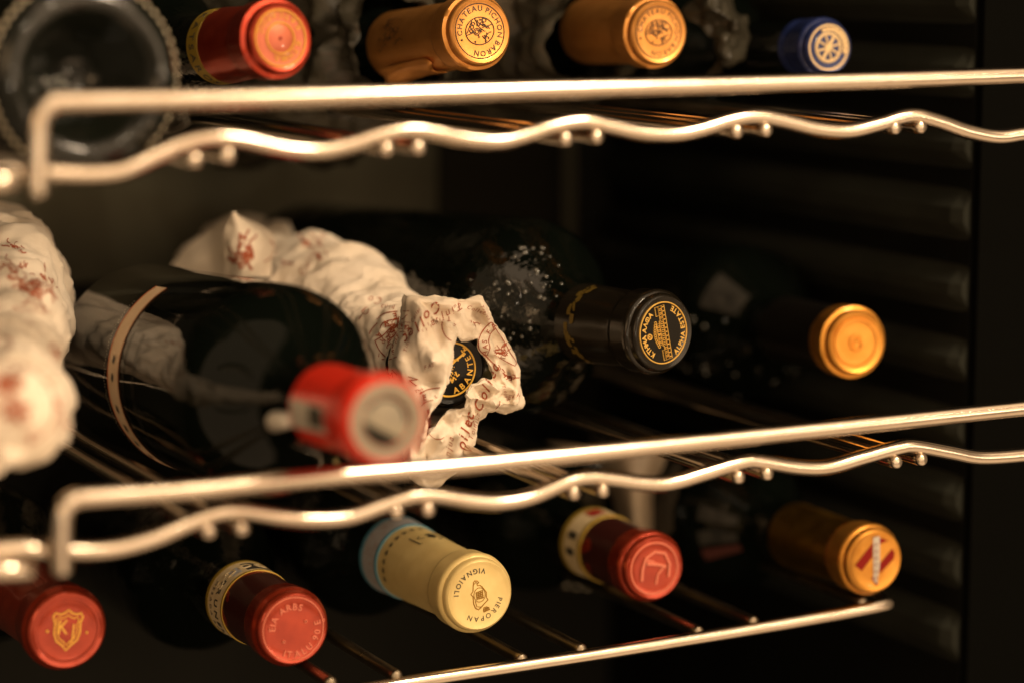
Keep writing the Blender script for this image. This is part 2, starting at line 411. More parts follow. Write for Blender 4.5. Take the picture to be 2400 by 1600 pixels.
shelf('lowest chromed wire shelf, its plain rail ending short at the lower right corner',
      [(600, 1660), (968, 1597), (1200, 1562), (1500, 1516), (1868, 1455), (2059, 1419)], None,
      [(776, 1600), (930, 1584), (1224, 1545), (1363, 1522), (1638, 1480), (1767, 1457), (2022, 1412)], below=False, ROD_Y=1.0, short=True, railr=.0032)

# ------------------------------------------------------------------ bottles
H = .30
class Bottle: pass
def frame(px, py, d, bx, by, L):
    P0 = at(px, py, d); P1 = onY(bx, by, P0.y+L)
    n = (P0-P1).normalized(); e2 = (Vector((0, 0, 1))-n*n.z).normalized(); e1 = e2.cross(n)
    Mx = Matrix.Identity(4)
    for i in range(3): Mx[i][0], Mx[i][1], Mx[i][2], Mx[i][3] = e1[i], e2[i], n[i], (P0-n*H)[i]
    return Mx, P0, n
def bottle(name, label, cat, px, py, d, Rpx, bx, by, L, cap, glass='glass_ripple', body=.038, caplen=.06, rim=.87, group=None,
           neck0=.10, dish=.0006, capback=None):
    """capsule + glass lathe; local +z points out of the mouth, the mouth is at z = H"""
    b = Bottle(); b.M, b.P0, b.n = frame(px, py, d, bx, by, L)
    b.R = Rr = Rpx/FPX*d; b.e = empty(name, b.M); tag(b.e, label, cat, group)
    f = rim*Rr; b.f = f
    prof = [(0, H-dish), (f*.55, H-dish), (f*.80, H-dish), (f*.86, H-dish*.4), (f*.93, H+.0002), (f*.98, H-.0004), (f*1.0, H-.0012), (f*1.015, H-.0026), (f*1.02, H-.0034),
            (Rr*.985, H-.0042), (Rr, H-.0054), (Rr, H-.0068), (Rr*.985, H-.0080), (Rr*.985, H-.0150), (Rr*.97, H-.0165), (Rr*.90, H-.0180),
            (Rr*.885, H-.020)]
    n = 8
    for i in range(1, n+1):
        t = i/n; prof.append((Rr*(.885+.075*t), H-.020-(caplen-.020)*t))
    prof.append((Rr*.90, H-caplen-.0006))
    sd = random.random()*50
    def wob(v, a):
        if v.z > H-.002: return v
        k = noise.noise(Vector((v.x*160+sd, v.y*160, v.z*90)))*.00022
        q = v.copy(); q.x *= 1+k/Rr; q.y *= 1+k/Rr; return q
    b.cap = obj('capsule', lathe(prof, 96, wob), M[cap], b.e)
    nr = Rr*.90; s0 = neck0
    gp = [(nr*.98, H-caplen+.002), (nr, H-s0*.85)]
    for i in range(0, 13):
        t = i/12; gp.append((nr+(body-nr)*(.5-.5*math.cos(math.pi*t))**.85, H-s0*.85-.045*t))
    gp += [(body, .16), (body, .012), (body*.96, .004), (body*.85, 0), (0, .004)]
    b.glass = obj('glass_body', lathe(gp, 96), M[glass], b.e)
    return b
def part(b, name, bm, mat, parent=None, label=None):
    o = obj(name, bm, M[mat], parent or b.cap, False)
    if label: o['label'] = label
    return o
Z = H-.0005     # just above the dished face
ZL = .0003      # height of line work

# 1. red capsule at the top left
G_TOP = 'bottles lying neck out on the upper shelf'; G_MID = 'bottles lying neck out on the middle shelf'; G_LOW = 'bottles lying neck out on the lowest shelf'
b = bottle('wine_bottle', 'dark bottle with shiny red capsule and gold ring, first neck on the top row', 'wine bottle', 658, 90, 1.09, 96, 530, 108, .05, 'red', caplen=.046, rim=.86, group=G_TOP)
f = b.f
bm = bmesh.new(); ringm(bm, f*.80, .0010, .0005, Z); ringm(bm, f*.44, .0010, .0005, Z)
for v in bm.verts: v.co.z += .0002
part(b, 'embossed_ring', bm, 'gold_line')
bm = bmesh.new(); arc_text(bm, 'KTHMA', f*.50, -62, f*.25, True, Z+.0003, .012, 1.15); arc_text(bm, 'KATCAPOC', f*.74, 95, f*.24, False, Z+.0003, .012, 1.15)
part(b, 'lettering', bm, 'gold_line')
obj('face_disc', lathe([(0, H-.00045), (f*.40, H-.0004), (f*.42, H-.0005), (f*.80, H-.00052), (f*.86, H-.0002), (f*.90, H-.0006)]), M['salmon'], b.cap)
bm = bmesh.new(); dot(bm, 0, 0, f*.05, .0004, Z+.0005); part(b, 'pin_mark', bm, 'crimson')
nr = b.R*.94
o = obj('neck_band', lathe([(nr*.97, H-.0462), (nr*1.02, H-.0465), (nr*1.03, H-.056), (nr*.97, H-.0565)]), M['olive_gold'], b.e)
bm = bmesh.new(); band_text(bm, 'KATSAROS', nr*1.028, 118, .0062, H-.0512, .005, 1.15); obj('lettering', bm, M['dark_ink'], o, False)

# 2-3. two orange capsules with the same stamp
def pichon(b, rot=0, weak=False):
    f = b.f
    bm = bmesh.new(); ringm(bm, f*.80, .00055, .0003, Z); part(b, 'stamped_ring', bm, 'orange_ink')
    bm = bmesh.new()
    arc_text(bm, 'CHATEAU PICHON BARON', f*.585, 41+rot, f*.225, True, Z, .012 if not weak else .0, 1.14)
    dot(bm, f*.66*math.cos(R(203+rot)), f*.66*math.sin(R(203+rot)), f*.035, .0003, Z)
    part(b, 'lettering', bm, 'orange_ink')
    bm = bmesh.new(); rr = R(12+rot); w = .00045
    ringm(bm, f*.46, w*1.2, .0003, Z, 64, 1.02, .86, rr)
    def L_(pts, ww=w, cl=False): stroke(bm, [rot2((x*f, y*f), rr) for x, y in pts], ww, .0003, Z, cl)
    L_([(-.46, -.03), (-.2, 0)]); L_([(.1, .08), (.46, .10)]); L_([(-.08, .40), (.0, .12)]); L_([(.12, -.14), (.10, -.39)])
    L_([(-.43, .02), (-.16, .37)], w*.9)
    rnd = random.Random(3)
    for cx, cy, q in ((-.22, .16, .05), (-.16, .25, .045), (-.28, .06, .045), (-.1, .0, .10), (-.1, .0, .055), (.0, .2, .05), (.22, .27, .055), (.12, .2, .04)):
        L_([(cx+q*math.cos(a*.7)*(1+.2*rnd.random()), cy+q*math.sin(a*.7)) for a in range(9)], w, True)
    for _ in range(20):
        cx, cy = rnd.choice([(.12, .26), (.26, -.08), (.2, -.2), (-.14, -.24), (.05, .05), (-.02, -.1), (.3, .04)])
        x, y = cx+rnd.uniform(-.1, .1), cy+rnd.uniform(-.08, .08); pts = [(x, y)]
        for _ in range(4):
            x += rnd.uniform(-.07, .07); y += rnd.uniform(-.07, .07)
            if math.hypot(x, y*1.15) < .41: pts.append((x, y))
        if len(pts) > 1: L_(pts, w*.9)
    part(b, 'crest', bm, 'orange_ink')
b = bottle('wine_bottle', 'bottle with sharp orange foil capsule stamped with a round crest, upper shelf centre', 'wine bottle', 1126, 73, 1.15, 91, 964, 103, .07, 'orange', caplen=.085, rim=.885, group=G_TOP)
pichon(b); P1 = b
bm = bmesh.new(); nr = b.R*.955
for k in range(4): stroke(bm, [(0, 0), (0, 0)], 1e-5, 0, 0)
bm.free(); bm = bmesh.new()
rnd = random.Random(5)                                    # dark crest printed on the side of the capsule
for i in range(34):
    a = R(rnd.uniform(138, 190)); z = H-.052-rnd.uniform(0, .016); pts = []
    for k in range(5):
        pts.append((a, z)); a += rnd.uniform(-.09, .09); z += rnd.uniform(-.003, .003)
    for (a1, z1), (a2, z2) in zip(pts, pts[1:]):
        q = []
        for (aa, zz) in ((a1, z1), (a2, z2)):
            for s in (-.0003, .0003): q.append(bm.verts.new((nr*math.cos(aa)*1.012, nr*math.sin(aa)*1.012, zz+s)))
        bm.faces.new((q[0], q[1], q[3], q[2]))
part(b, 'side_print', bm, 'orange_ink')
# torn foil tab hanging off the lower side
bm = bmesh.new(); n1, n2 = 12, 10; rows = []
for i in range(n1+1):
    row = []
    for j in range(n2+1):
        a = R(215+42*i/n1); lift = (max(0, j-4)/6)**1.6*.004+.0004; rr = nr*1.0+lift+.0006*noise.noise(Vector((i*.4, j*.4, 2)))
        row.append(bm.verts.new((rr*math.cos(a), rr*math.sin(a), H-.030-.045*j/n2+.003*math.sin(i*.6))))
    rows.append(row)
for A, B in zip(rows, rows[1:]):
    for j in range(n2): bm.faces.new((A[j], A[j+1], B[j+1], B[j]))
tab = obj('torn_tab', bm, M['orange'], b.cap)
sol = tab.modifiers.new('thickness', 'SOLIDIFY'); sol.thickness = .0003
b = bottle('wine_bottle', 'bottle with softly blurred orange foil capsule beside grey tissue, upper shelf right of centre', 'wine bottle', 1545, 77, 1.20, 85, 1426, 74, .05, 'orange', caplen=.07, rim=.885, group=G_TOP)
pichon(b, -8, True); P2 = b

# 4. blue capsule
b = bottle('wine_bottle', 'bottle with small blue capsule and beige spoked wheel, far right of the top row', 'wine bottle', 1943, 112, 1.215, 71, 1793, 112, .06, 'blue', caplen=.024, rim=.88, group=G_TOP)
f = b.f; bm = bmesh.new()
ringm(bm, f*.84, .0013, .0004, Z); ringm(bm, f*.52, .0014, .0004, Z); part(b, 'printed_ring', bm, 'beige_ink')
bm = bmesh.new()
for k in range(8):
    a = R(k*45+15); stroke(bm, [(0, 0), (f*.46*math.cos(a), f*.46*math.sin(a))], 0.0017 if k % 4 == 1 else .0010, .0004, Z+.00012)
dot(bm, 0, 0, f*.11, .0006, Z); part(b, 'wheel_spokes', bm, 'beige_ink')
bm = bmesh.new(); arc_text(bm, 'MOCHOI', f*.60, 50, f*.24, True, Z, .02, 1.0); bm.free(); bm = bmesh.new()
for k in range(9):                                        # unreadable raised blocks of the arc print
    a = R(108-k*15); c, s = math.cos(a), math.sin(a)
    stroke(bm, [(f*.62*c, f*.62*s), (f*.76*c, f*.76*s)], .0022, .0006, Z)
part(b, 'raised_marks', bm, 'beige_ink')

# 5. bottle whose black cap looks out of the torn wrapping paper
AB = b = bottle('wine_bottle', 'paper wrapped bottle whose black cap with yellow print shows through the torn opening', 'wine bottle', 1057, 866, 1.145, 96, 932, 822, .06, 'black_cap', caplen=.05, rim=.90, body=.037, group=G_MID)
f = b.f
bm = bmesh.new(); ringm(bm, f*.735, .0009, .0003, Z); part(b, 'printed_ring', bm, 'yellow_ink')
bm = bmesh.new(); arc_text(bm, 'ABANTE', f*.67, -25, f*.235, False, Z, .02, 1.16); part(b, 'lettering', bm, 'yellow_ink')
bm = bmesh.new()
def L_(pts, w=.0006): stroke(bm, [(x*f, y*f) for x, y in pts], w, .0003, Z)
L_([(.36, .56), (.44, .60), (.40, .50)], .0008); L_([(.38, .48), (.48, .52)], .0007); L_([(.32, .52), (.36, .44)], .0007)
L_([(.02, .12), (.12, .22), (.30, .34), (.42, .44)], .0011); L_([(.08, .26), (.24, .24)], .0008); L_([(.36, .34), (.44, .42)], .001)
L_([(-.3, -.1), (.0, .14)], .001)
rnd = random.Random(9)
for _ in range(26):
    x = rnd.uniform(-.15, .22); y = rnd.uniform(-.30, .08); L_([(x, y), (x+rnd.uniform(-.05, .05), y+rnd.uniform(-.05, .05))], .0005)
L_([(.02, -.34), (.10, -.22), (.16, -.28)], .0009); L_([(.14, -.06), (.2, -.2), (.26, -.14)], .0009); L_([(-.02, -.25), (.06, -.36)], .0009)
part(b, 'ship_emblem', bm, 'yellow_ink')

# 6. black capsule with a gold building
AL = b = bottle('wine_bottle', 'bottle with black capsule showing a gold building inside a gold ring', 'wine bottle', 1556, 780, 1.15, 101, 1372, 757, .055, 'black_cap2', caplen=.056, rim=.90, body=.047, neck0=.067, group=G_MID)
f = b.f; q = f*.785
bm = bmesh.new(); ringm(bm, f*.79, .0007, .0004, Z, 96); part(b, 'gold_ring', bm, 'gold_ink')
bm = bmesh.new(); tilt = 101
arc_text(bm, 'KTHMA AΛΦA', q*.735, tilt+82, q*.245, True, Z, .02, .88); arc_text(bm, 'ALPHA ESTATE', q*.94, tilt-96, q*.245, False, Z, .02, .92)
part(b, 'lettering', bm, 'gold_ink')
bm = bmesh.new(); ar = R(tilt); w = .00035
def T(x, y): return rot2((x*q, (y-.10)*q), ar)
def B_(x0, y0, x1, y1, ww=w): stroke(bm, [T(x0, y0), T(x1, y0), T(x1, y1), T(x0, y1)], ww, .0004, Z, True)
B_(-.90, -.10, .90, .02); B_(-.90, .02, -.42, .16); B_(.42, .02, .90, .16)
B_(-.42, .02, .42, .20, w*1.3); B_(-.36, .20, -.02, .34); B_(.0, .20, .34, .34, w*1.3); B_(-.90, .16, -.55, .26); B_(.60, .16, .90, .30)
for k in range(13):
    x = -.84+k*.14; stroke(bm, [T(x, -.08), T(x, .0)], w*1.5, .0004, Z)
for k in range(6):
    x = -.34+k*.135; B_(x-.035, .05, x+.035, .15)
for k in range(5): x = -.28+k*.13; B_(x-.03, .23, x+.03, .30)
for s_ in (-1, 1):
    for k in range(3): x = s_*(.52+.13*k); B_(x-.03, .05, x+.03, .12)
for k in range(11):
    x = -.40+k*.08; y = .36+.10*math.sin(math.pi*k/10); ringm(bm, q*.045, w, .0004, Z, 12, c=T(x, y))
part(b, 'building_emblem', bm, 'gold_ink')
bm = bmesh.new(); c = T(.02, .70); ringm(bm, q*.085, .0007, .0006, Z, 24, c=c); dot(bm, c[0], c[1], q*.03, .0006, Z); part(b, 'raised_eye', bm, 'gold_ink')
bm = bmesh.new(); nr = b.R*.948                            # worn gold frieze on the neck
rnd = random.Random(4)
for k in range(60):
    a = R(100+150*(k/60)+rnd.uniform(-2, 2)); z = H-.044-.0025*math.sin(k*.05)+rnd.uniform(-.0026, .0026)
    r_ = nr*1.004; s = rnd.uniform(.0006, .0016)
    vs = [bm.verts.new((r_*math.cos(a+dx*s/r_), r_*math.sin(a+dx*s/r_), z+dz*s)) for dx, dz in ((-1, -1), (1, -.8), (.9, 1), (-.8, .9))]
    bm.faces.new(vs)
part(b, 'neck_frieze', bm, 'worn_gold')
# studs on the shoulder and tiny added beads standing in for glints on the glass
bm = bmesh.new()
def blob(bm, c, r, n):
    mt = Matrix.Translation(c)@n.to_track_quat('Z', 'Y').to_matrix().to_4x4()@Matrix.Diagonal((r, r, r*.6, 1))
    bmesh.ops.create_icosphere(bm, subdivisions=2, radius=1, matrix=mt)
for k in range(19):
    a = R(98+k*6.5); rr = .0462; blob(bm, Vector((rr*math.cos(a), rr*math.sin(a), H-.104)), .0013, Vector((math.cos(a), math.sin(a), .4)))
o = part(b, 'glass_studs', bm, 'bead', b.glass); o['kind'] = 'stuff'
for pl in o.data.polygons: pl.use_smooth = True
def add_glints(b, body, n, seed, a0, a1, s0=.0004, s1=.0011, z0=.103, z1=.145, neck=.1):
    bv = BVHTree.FromPolygons([v.co for v in b.glass.data.vertices], [tuple(p.vertices) for p in b.glass.data.polygons])
    bm = bmesh.new(); rnd = random.Random(seed)
    for _ in range(n):
        a = R(rnd.uniform(a0, a1)); z = H-rnd.uniform(z0, z1)
        hit = bv.ray_cast(Vector((.1*math.cos(a), .1*math.sin(a), z+.02)), Vector((-math.cos(a), -math.sin(a), -.2)).normalized())
        if hit[0]: blob(bm, hit[0], rnd.uniform(s0, s1), hit[1])
    o = obj('glint_beads', bm, M['bead'], b.glass); o['kind'] = 'stuff'  # beads added for sparkle, in place of room reflections
add_glints(b, .047, 34, 2, 95, 150, .0004, .0014, .064, .092); add_glints(b, .047, 30, 22, 150, 215, .0003, .0011, .07, .104)

# 7. plain gold capsule
b = bottle('wine_bottle', 'dark bottle with plain gold disc capsule, rightmost neck on the middle shelf', 'wine bottle', 2008, 803, 1.225, 86, 1876, 778, .06, 'gold', caplen=.0155, rim=.87, body=.040, group=G_MID)
f = b.f; bm = bmesh.new(); ringm(bm, f*.72, .0018, .0006, Z)
for k, (x, y) in enumerate(((.0, .0), (.05, -.05))): ringm(bm, f*(.22-.08*k), .0016, .0006, Z, 24, c=(x*f, y*f))
part(b, 'embossed_rings', bm, 'gold')
bm = bmesh.new(); dot(bm, -.02*f, .06*f, f*.06, .0007, Z); part(b, 'pin_mark', bm, 'gold_dull')
nr = b.R*.9
obj('neck_sleeve', lathe([(nr*.97, H-.0157), (nr*.985, H-.017), (nr*1.05, H-.075), (nr*.98, H-.076)]), M['black_cap'], b.e)
add_glints(b, .04, 26, 5, 170, 320, .0006, .0018)  # added beads again stand for sparkling reflections
LATER = [(b, 'reflection_patch', 126, 162, .094, .112, .0195, 'dim_sheen_label', b.glass, 10, .0338)]  # grey patch paints a reflection on the glass shoulder

# 8. big bottle in front with the bright red capsule
BG = b = bottle('wine_bottle', 'large dark bottle with red capsule pushed out in front of the others', 'wine bottle', 906, 986, .955, 110, 440+40, 862+10, .208, 'bright_red', glass='glass', caplen=.058, rim=.93, body=.0445, neck0=.088, group=G_MID, dish=.0012)
f = b.f
bm = lathe([(f*.62, H-.0009), (f*.66, H+.0003), (f*.88, H+.0003), (f*.94, H-.0009)], 64); obj('face_ring', bm, M['grey_disc'], b.cap)
bm = lathe([(0, H-.0007), (f*.56, H-.0007), (f*.60, H-.0010)], 64); obj('face_disc', bm, M['grey_disc'], b.cap)
bm = bmesh.new()                                          # dark crescent of the disc
bm.faces.new([bm.verts.new((f*.56*math.cos(R(176+5.4*k)), f*.56*math.sin(R(176+5.4*k)), H-.0003)) for k in range(25)]); obj('dark_crescent', bm, M['dark_disc'], b.cap, False)
bm = bmesh.new(); stroke(bm, [(f*.52*math.cos(R(a)), f*.52*math.sin(R(a))) for a in range(-5, 150, 8)], .0011, .0004, H-.0005); obj('groove', bm, M['dark_disc'], b.cap, False)
nr = b.R*.945
def patch(b, name, a0, a1, z0, z1, r0, mat, parent, n=16, r1=None, slant=0):
    r1 = r1 or r0; bm = bmesh.new(); rows = []
    for i in range(n+1):
        a = R(a0+(a1-a0)*i/n); rows.append([bm.verts.new(((r0+(r1-r0)*j/2)*math.cos(a), (r0+(r1-r0)*j/2)*math.sin(a), H-(z0+(z1-z0)*j/2)-slant*i/n)) for j in range(3)])
    for A, B in zip(rows, rows[1:]):
        for j in range(2): bm.faces.new((A[j], B[j], B[j+1], A[j+1]))
    return obj(name, bm, M[mat], parent)
for a_ in LATER: patch(*a_)
pl = patch(b, 'pale_panel', 165, 205, .024, .056, nr*.96, 'silver', b.cap, 16, nr*1.035)
patch(b, 'dark_print', 168, 196, .025, .038, nr*.975, 'dark_ink', pl, 12, nr*1.01)
lb = patch(b, 'label_strip', 118, 246, .193, .208, .0448, 'label', b.glass, 48)
patch(b, 'strip_edge', 118, 246, .2072, .2084, .04495, 'label_edge', lb, 48)
patch(b, 'strip_edge', 118, 246, .1926, .1932, .04495, 'label_edge', lb, 48)
for z_ in (.172, .186): patch(b, 'fine_label_line', 150, 250, z_, z_+.0009, .0448, 'dim_sheen_label', b.glass, 40)
bm = bmesh.new()
for k, a in enumerate((168, 178, 196, 208, 219, 230, 239)):
    z = H-.2005; aa = R(a); r_ = .0451
    vs = [bm.verts.new((r_*math.cos(aa+dx/r_), r_*math.sin(aa+dx/r_), z+dz)) for dx, dz in ((-.0022, -.0006), (.0008, -.0018), (.0022, .0008), (-.0008, .0018))]
    bm.faces.new(vs)
o = part(b, 'diamond_marks', bm, 'dark_ink', lb)
bm = bmesh.new()
rnd = random.Random(6)
for k in range(60):
    a = R(132+k*1.7); z = H-.2135+rnd.uniform(-.0012, .0012); r_ = .0447
    vs = [bm.verts.new((r_*math.cos(a+dx/r_), r_*math.sin(a+dx/r_), z+dz)) for dx, dz in ((-.0002, -.0005), (.0002, -.0006), (.0003, .0006), (-.0001, .0005))]
    bm.faces.new(vs)
o = part(b, 'fine_print', bm, 'silver', b.glass); o['kind'] = 'stuff'
bm = bmesh.new(); tube(bm, [Vector((nr*1.02*math.cos(R(196)), nr*1.02*math.sin(R(196)), H-.060)), Vector((nr*1.2*math.cos(R(197)), nr*1.2*math.sin(R(197)), H-.068)), Vector((nr*1.1*math.cos(R(198)), nr*1.1*math.sin(R(198)), H-.080))], [.0030, .0042, .001], 10)
obj('foil_curl', bm, M['silver'], b.cap)

# 9. coral capsule with a shield
b = bottle('wine_bottle', 'bottle with coral red capsule bearing a gold shield, lower left corner', 'wine bottle', 158, 1476, 1.10, 102, 66, 1402, .06, 'coral', caplen=.06, rim=.93, group=G_LOW)
f = b.f; bm = bmesh.new()
for s, w in ((1.0, .0009), (.76, .0006)):
    sh = [(-.42, .36), (-.36, .44), (-.2, .40), (-.07, .46), (.0, .52), (.10, .44), (.24, .40), (.36, .44), (.42, .34), (.36, .18), (.37, -.05), (.30, -.26), (.12, -.40), (.0, -.52), (-.10, -.40), (-.28, -.28), (-.36, -.08), (-.35, .16)]
    stroke(bm, [rot2((x*f*s*.9, y*f*s*.98+.0), R(-6)) for x, y in sh], w, .0004, Z, True)
part(b, 'shield', bm, 'yellow_ink')
bm = bmesh.new()
for ch, x, y in (('K', -.10, -.10), ('J', .13, -.20)):
    add_glyph(bm, ch, lambda v, x=x, y=y: Vector((*rot2(((x+v.x*.42)*f, (y+v.y*.52)*f), R(-8)), Z+v.z*.008)), -.002)
part(b, 'lettering', bm, 'yellow_ink')
bm = bmesh.new(); dot(bm, -.5*f, .03*f, f*.04, .0007, Z); dot(bm, .5*f, -.12*f, f*.035, .0006, Z); part(b, 'side_dots', bm, 'yellow_ink')
bm = bmesh.new(); ringm(bm, f*.80, .0016, .0005, Z-.0002, 96); part(b, 'pressed_ring', bm, 'coral')

# 10. shiny red capsule with raised letters and paper band
b = bottle('wine_bottle', 'bottle with shiny red capsule with raised letters and a printed paper neck band', 'wine bottle', 688, 1473, 1.12, 95, 606, 1424, .045, 'coral', caplen=.046, rim=.92, group=G_LOW)
f = b.f; b.cap.data.materials[0] = M['coral']
bm = bmesh.new(); arc_text(bm, 'EIA ARBS', f*.52, 122, f*.25, True, Z, .008, 1.1, 1); arc_text(bm, 'ITALU 90 E', f*.78, -50, f*.25, False, Z, .008, 1.15)
for v in bm.verts: v.co.z = Z+(v.co.z-Z)*3.5
part(b, 'raised_lettering', bm, 'coral_highlight')
bm = bmesh.new(); ringm(bm, f*.86, .0008, .0005, Z-.0001, 96)
for x, y in ((.36, .17), (-.28, -.32), (.86, .15)): ringm(bm, f*.035, .0005, .0006, Z, 14, c=(x*f, y*f))
part(b, 'pressed_marks', bm, 'coral_highlight')
nr = b.R*.95
sl = obj('neck_sleeve', lathe([(nr*.935, H-.0185), (nr*.955, H-.022), (nr*1.012, H-.0472), (nr*.97, H-.0474)]), M['glass_amber'], b.e)
sl.data.materials[0] = nmat('dark_maroon_foil', (.035, .008, .006), .3, 0, coat=.2)
bd = obj('neck_band', lathe([(nr*.98, H-.046), (nr*1.03, H-.0462), (nr*1.055, H-.066), (nr*1.0, H-.0665)]), M['band_paper'], b.e)
for z0, z1 in ((.0461, .0475), (.0640, .0668)): obj('band_edge', lathe([(nr*1.0, H-z0+.0002), (nr*(1.036+(z0-.046)*1.2), H-z0), (nr*(1.038+(z1-.046)*1.2), H-z1), (nr, H-z1-.0002)]), M['olive_gold'], bd)
patch(b, 'dark_panel', 62, 100, .0495, .0610, nr*1.040, 'dark_ink', bd, 16, nr*1.056)
bm = bmesh.new(); band_text(bm, 'DOCG', nr*1.056, 64, .0085, H-.0555, .01); obj('lettering', bm, M['band_paper'], bd, False)
patch(b, 'grey_panel', 108, 124, .0505, .0585, nr*1.040, 'pale_blue', bd, 8, nr*1.05)
bm = bmesh.new(); band_text(bm, 'BRUNELLO', nr*1.052, 132, .0055, H-.0535, .01, 1.3); band_text(bm, 'MESADA ROSSO', nr*1.054, 140, .0032, H-.0600, .0, 1.3)
obj('lettering', bm, M['dark_ink'], bd, False)

# 11. cream capsule
b = bottle('wine_bottle', 'bottle with cream yellow capsule printed in dark letters around a small crest', 'wine bottle', 1123, 1394, 1.145, 96, 966, 1318, .073, 'cream', caplen=.075, rim=.90, group=G_LOW)
f = b.f
bm = bmesh.new(); arc_text(bm, 'VIGNAIOLI', f*.74, 124, f*.20, False, Z, .008, 1.18); arc_text(bm, 'PIEROPAN', f*.60, -66, f*.20, True, Z, -.006, 1.35)
part(b, 'lettering', bm, 'dark_ink')
bm = bmesh.new(); w = .0003; rr = R(8)
def L_(pts, ww=w, cl=False): stroke(bm, [rot2((x*f, y*f), rr) for x, y in pts], ww, .0002, Z, cl)
L_([(-.10, .38), (-.06, .42), (.02, .40), (.06, .34), (.0, .32), (.0, .27), (.08, .26), (.14, .20), (.24, .02), (.22, -.12), (.26, -.2), (.16, -.26), (.02, -.36), (-.06, -.40), (-.14, -.34), (-.18, -.2), (-.17, .0), (-.22, .08), (-.15, .14), (-.10, .38)], w*1.6)
L_([(.03+.17*math.cos(a*.35), .0+.2*math.sin(a*.35)) for a in range(18)], w, True)
L_([(-.12, -.14), (-.10, -.3), (.02, -.34)]); L_([(-.13, .3), (-.02, .38), (.0, .34)])
for k in range(5): L_([(-.08, -.1+.045*k), (.14, -.1+.05*k)], w*1.6)
for k in range(4): L_([(-.06+.06*k, -.12), (-.05+.06*k, .1)], w*1.2)
L_([(.08, -.46), (.10, -.38), (.2, -.38), (.28, -.48), (.08, -.5)], w*1.4, True)
for k in range(5): L_([(.11+.035*k, -.40), (.10+.04*k, -.48)], w*1.5)
part(b, 'crest', bm, 'gold_dull')
nr = b.R*.955
bm = bmesh.new()
for k in range(9):
    a = R(84+k*14); r_ = nr*1.0
    for j in range(5):
        t = R(j*72); q = [bm.verts.new((r_*1.006*math.cos(a+x/r_), r_*1.006*math.sin(a+x/r_), H-.067+z)) for x, z in ((0, 0), (.0008*math.cos(t-.6), .0008*math.sin(t-.6)), (.0020*math.cos(t), .0020*math.sin(t)), (.0008*math.cos(t+.6), .0008*math.sin(t+.6)))]
        bm.faces.new(q)
part(b, 'printed_stars', bm, 'dark_ink')
bm = bmesh.new(); r_ = nr*.985
def cyl(pts, ww):
    for (x1, z1), (x2, z2) in zip(pts, pts[1:]):
        d_ = Vector((x2-x1, z2-z1)); n_ = Vector((-d_.y, d_.x)).normalized()*ww/2
        q = [bm.verts.new((r_*1.008*math.cos(R(98)+x/r_), r_*1.008*math.sin(R(98)+x/r_), H-.052+z)) for x, z in ((x1+n_.x, z1+n_.y), (x1-n_.x, z1-n_.y), (x2-n_.x, z2-n_.y), (x2+n_.x, z2+n_.y))]
        bm.faces.new(q)
cyl([(-.006, -.006), (.006, -.006), (.006, .006), (-.006, .006), (-.006, -.006)], .0006)
cyl([(-.004, .003), (-.001, .001), (-.0045, -.001), (-.001, -.003)], .0018); cyl([(-.003, .004), (-.003, -.004)], .0014); cyl([(.001, .002), (.004, -.001), (.002, -.003)], .0005)
part(b, 'square_logo', bm, 'dark_ink')
bd = obj('neck_band', lathe([(nr*1.0, H-.0744), (nr*1.035, H-.0746), (nr*1.075, H-.092), (nr*1.0, H-.093)]), M['pale_blue'], b.e)
for z0, z1 in ((.0745, .0765), (.0895, .0925)): obj('band_edge', lathe([(nr*1.0, H-z0+.0002), (nr*(1.040+(z0-.0745)*2.2), H-z0), (nr*(1.042+(z1-.0745)*2.2), H-z1), (nr, H-z1-.0002)]), M['blue_line'], bd)

# 12. dark red capsule, dented
b = bottle('wine_bottle', 'bottle with dented red capsule and cream neck band, right of the cream capsule', 'wine bottle', 1534, 1331, 1.205, 85, 1432, 1288, .045, 'coral', caplen=.046, rim=.90, group=G_LOW)
f = b.f; bm = bmesh.new(); ringm(bm, f*.80, .0012, .0006, Z-.0001)
def L_(pts, ww=.0012, h=.0007): stroke(bm, [(x*f, y*f) for x, y in pts], ww, h, Z)
L_([(-.45, -.35), (-.42, .0), (-.30, .35), (.0, .52), (.35, .45), (.52, .1), (.48, -.3)], .0018, .001); L_([(-.28, .18), (.1, .12), (.4, .02)], .002, .0011); L_([(.05, -.5), (.12, -.2), (.3, .0)], .0014)
L_([(-.3, .3), (.0, .2)], .0012)
part(b, 'pressed_shield', bm, 'coral_highlight')
nr = b.R*.95
sl2 = obj('neck_sleeve', lathe([(nr*.935, H-.0185), (nr*.955, H-.022), (nr*1.012, H-.0472), (nr*.97, H-.0474)]), sl.data.materials[0], b.e)
bd = obj('neck_band', lathe([(nr*.98, H-.046), (nr*1.03, H-.0462), (nr*1.06, H-.066), (nr*1.0, H-.0665)]), M['band_paper'], b.e)
for z0, z1 in ((.0461, .049), (.0630, .0668)): obj('band_edge', lathe([(nr*1.0, H-z0+.0002), (nr*(1.036+(z0-.046)*1.4), H-z0), (nr*(1.038+(z1-.046)*1.4), H-z1), (nr, H-z1-.0002)]), M['olive_gold'], bd)
patch(b, 'red_mark', 84, 112, .052, .062, nr*1.045, 'maroon', bd, 8, nr*1.06)
for a in (150, 178): patch(b, 'grey_mark', a, a+12, .052, .060, nr*1.045, 'tissue', bd, 8, nr*1.056)

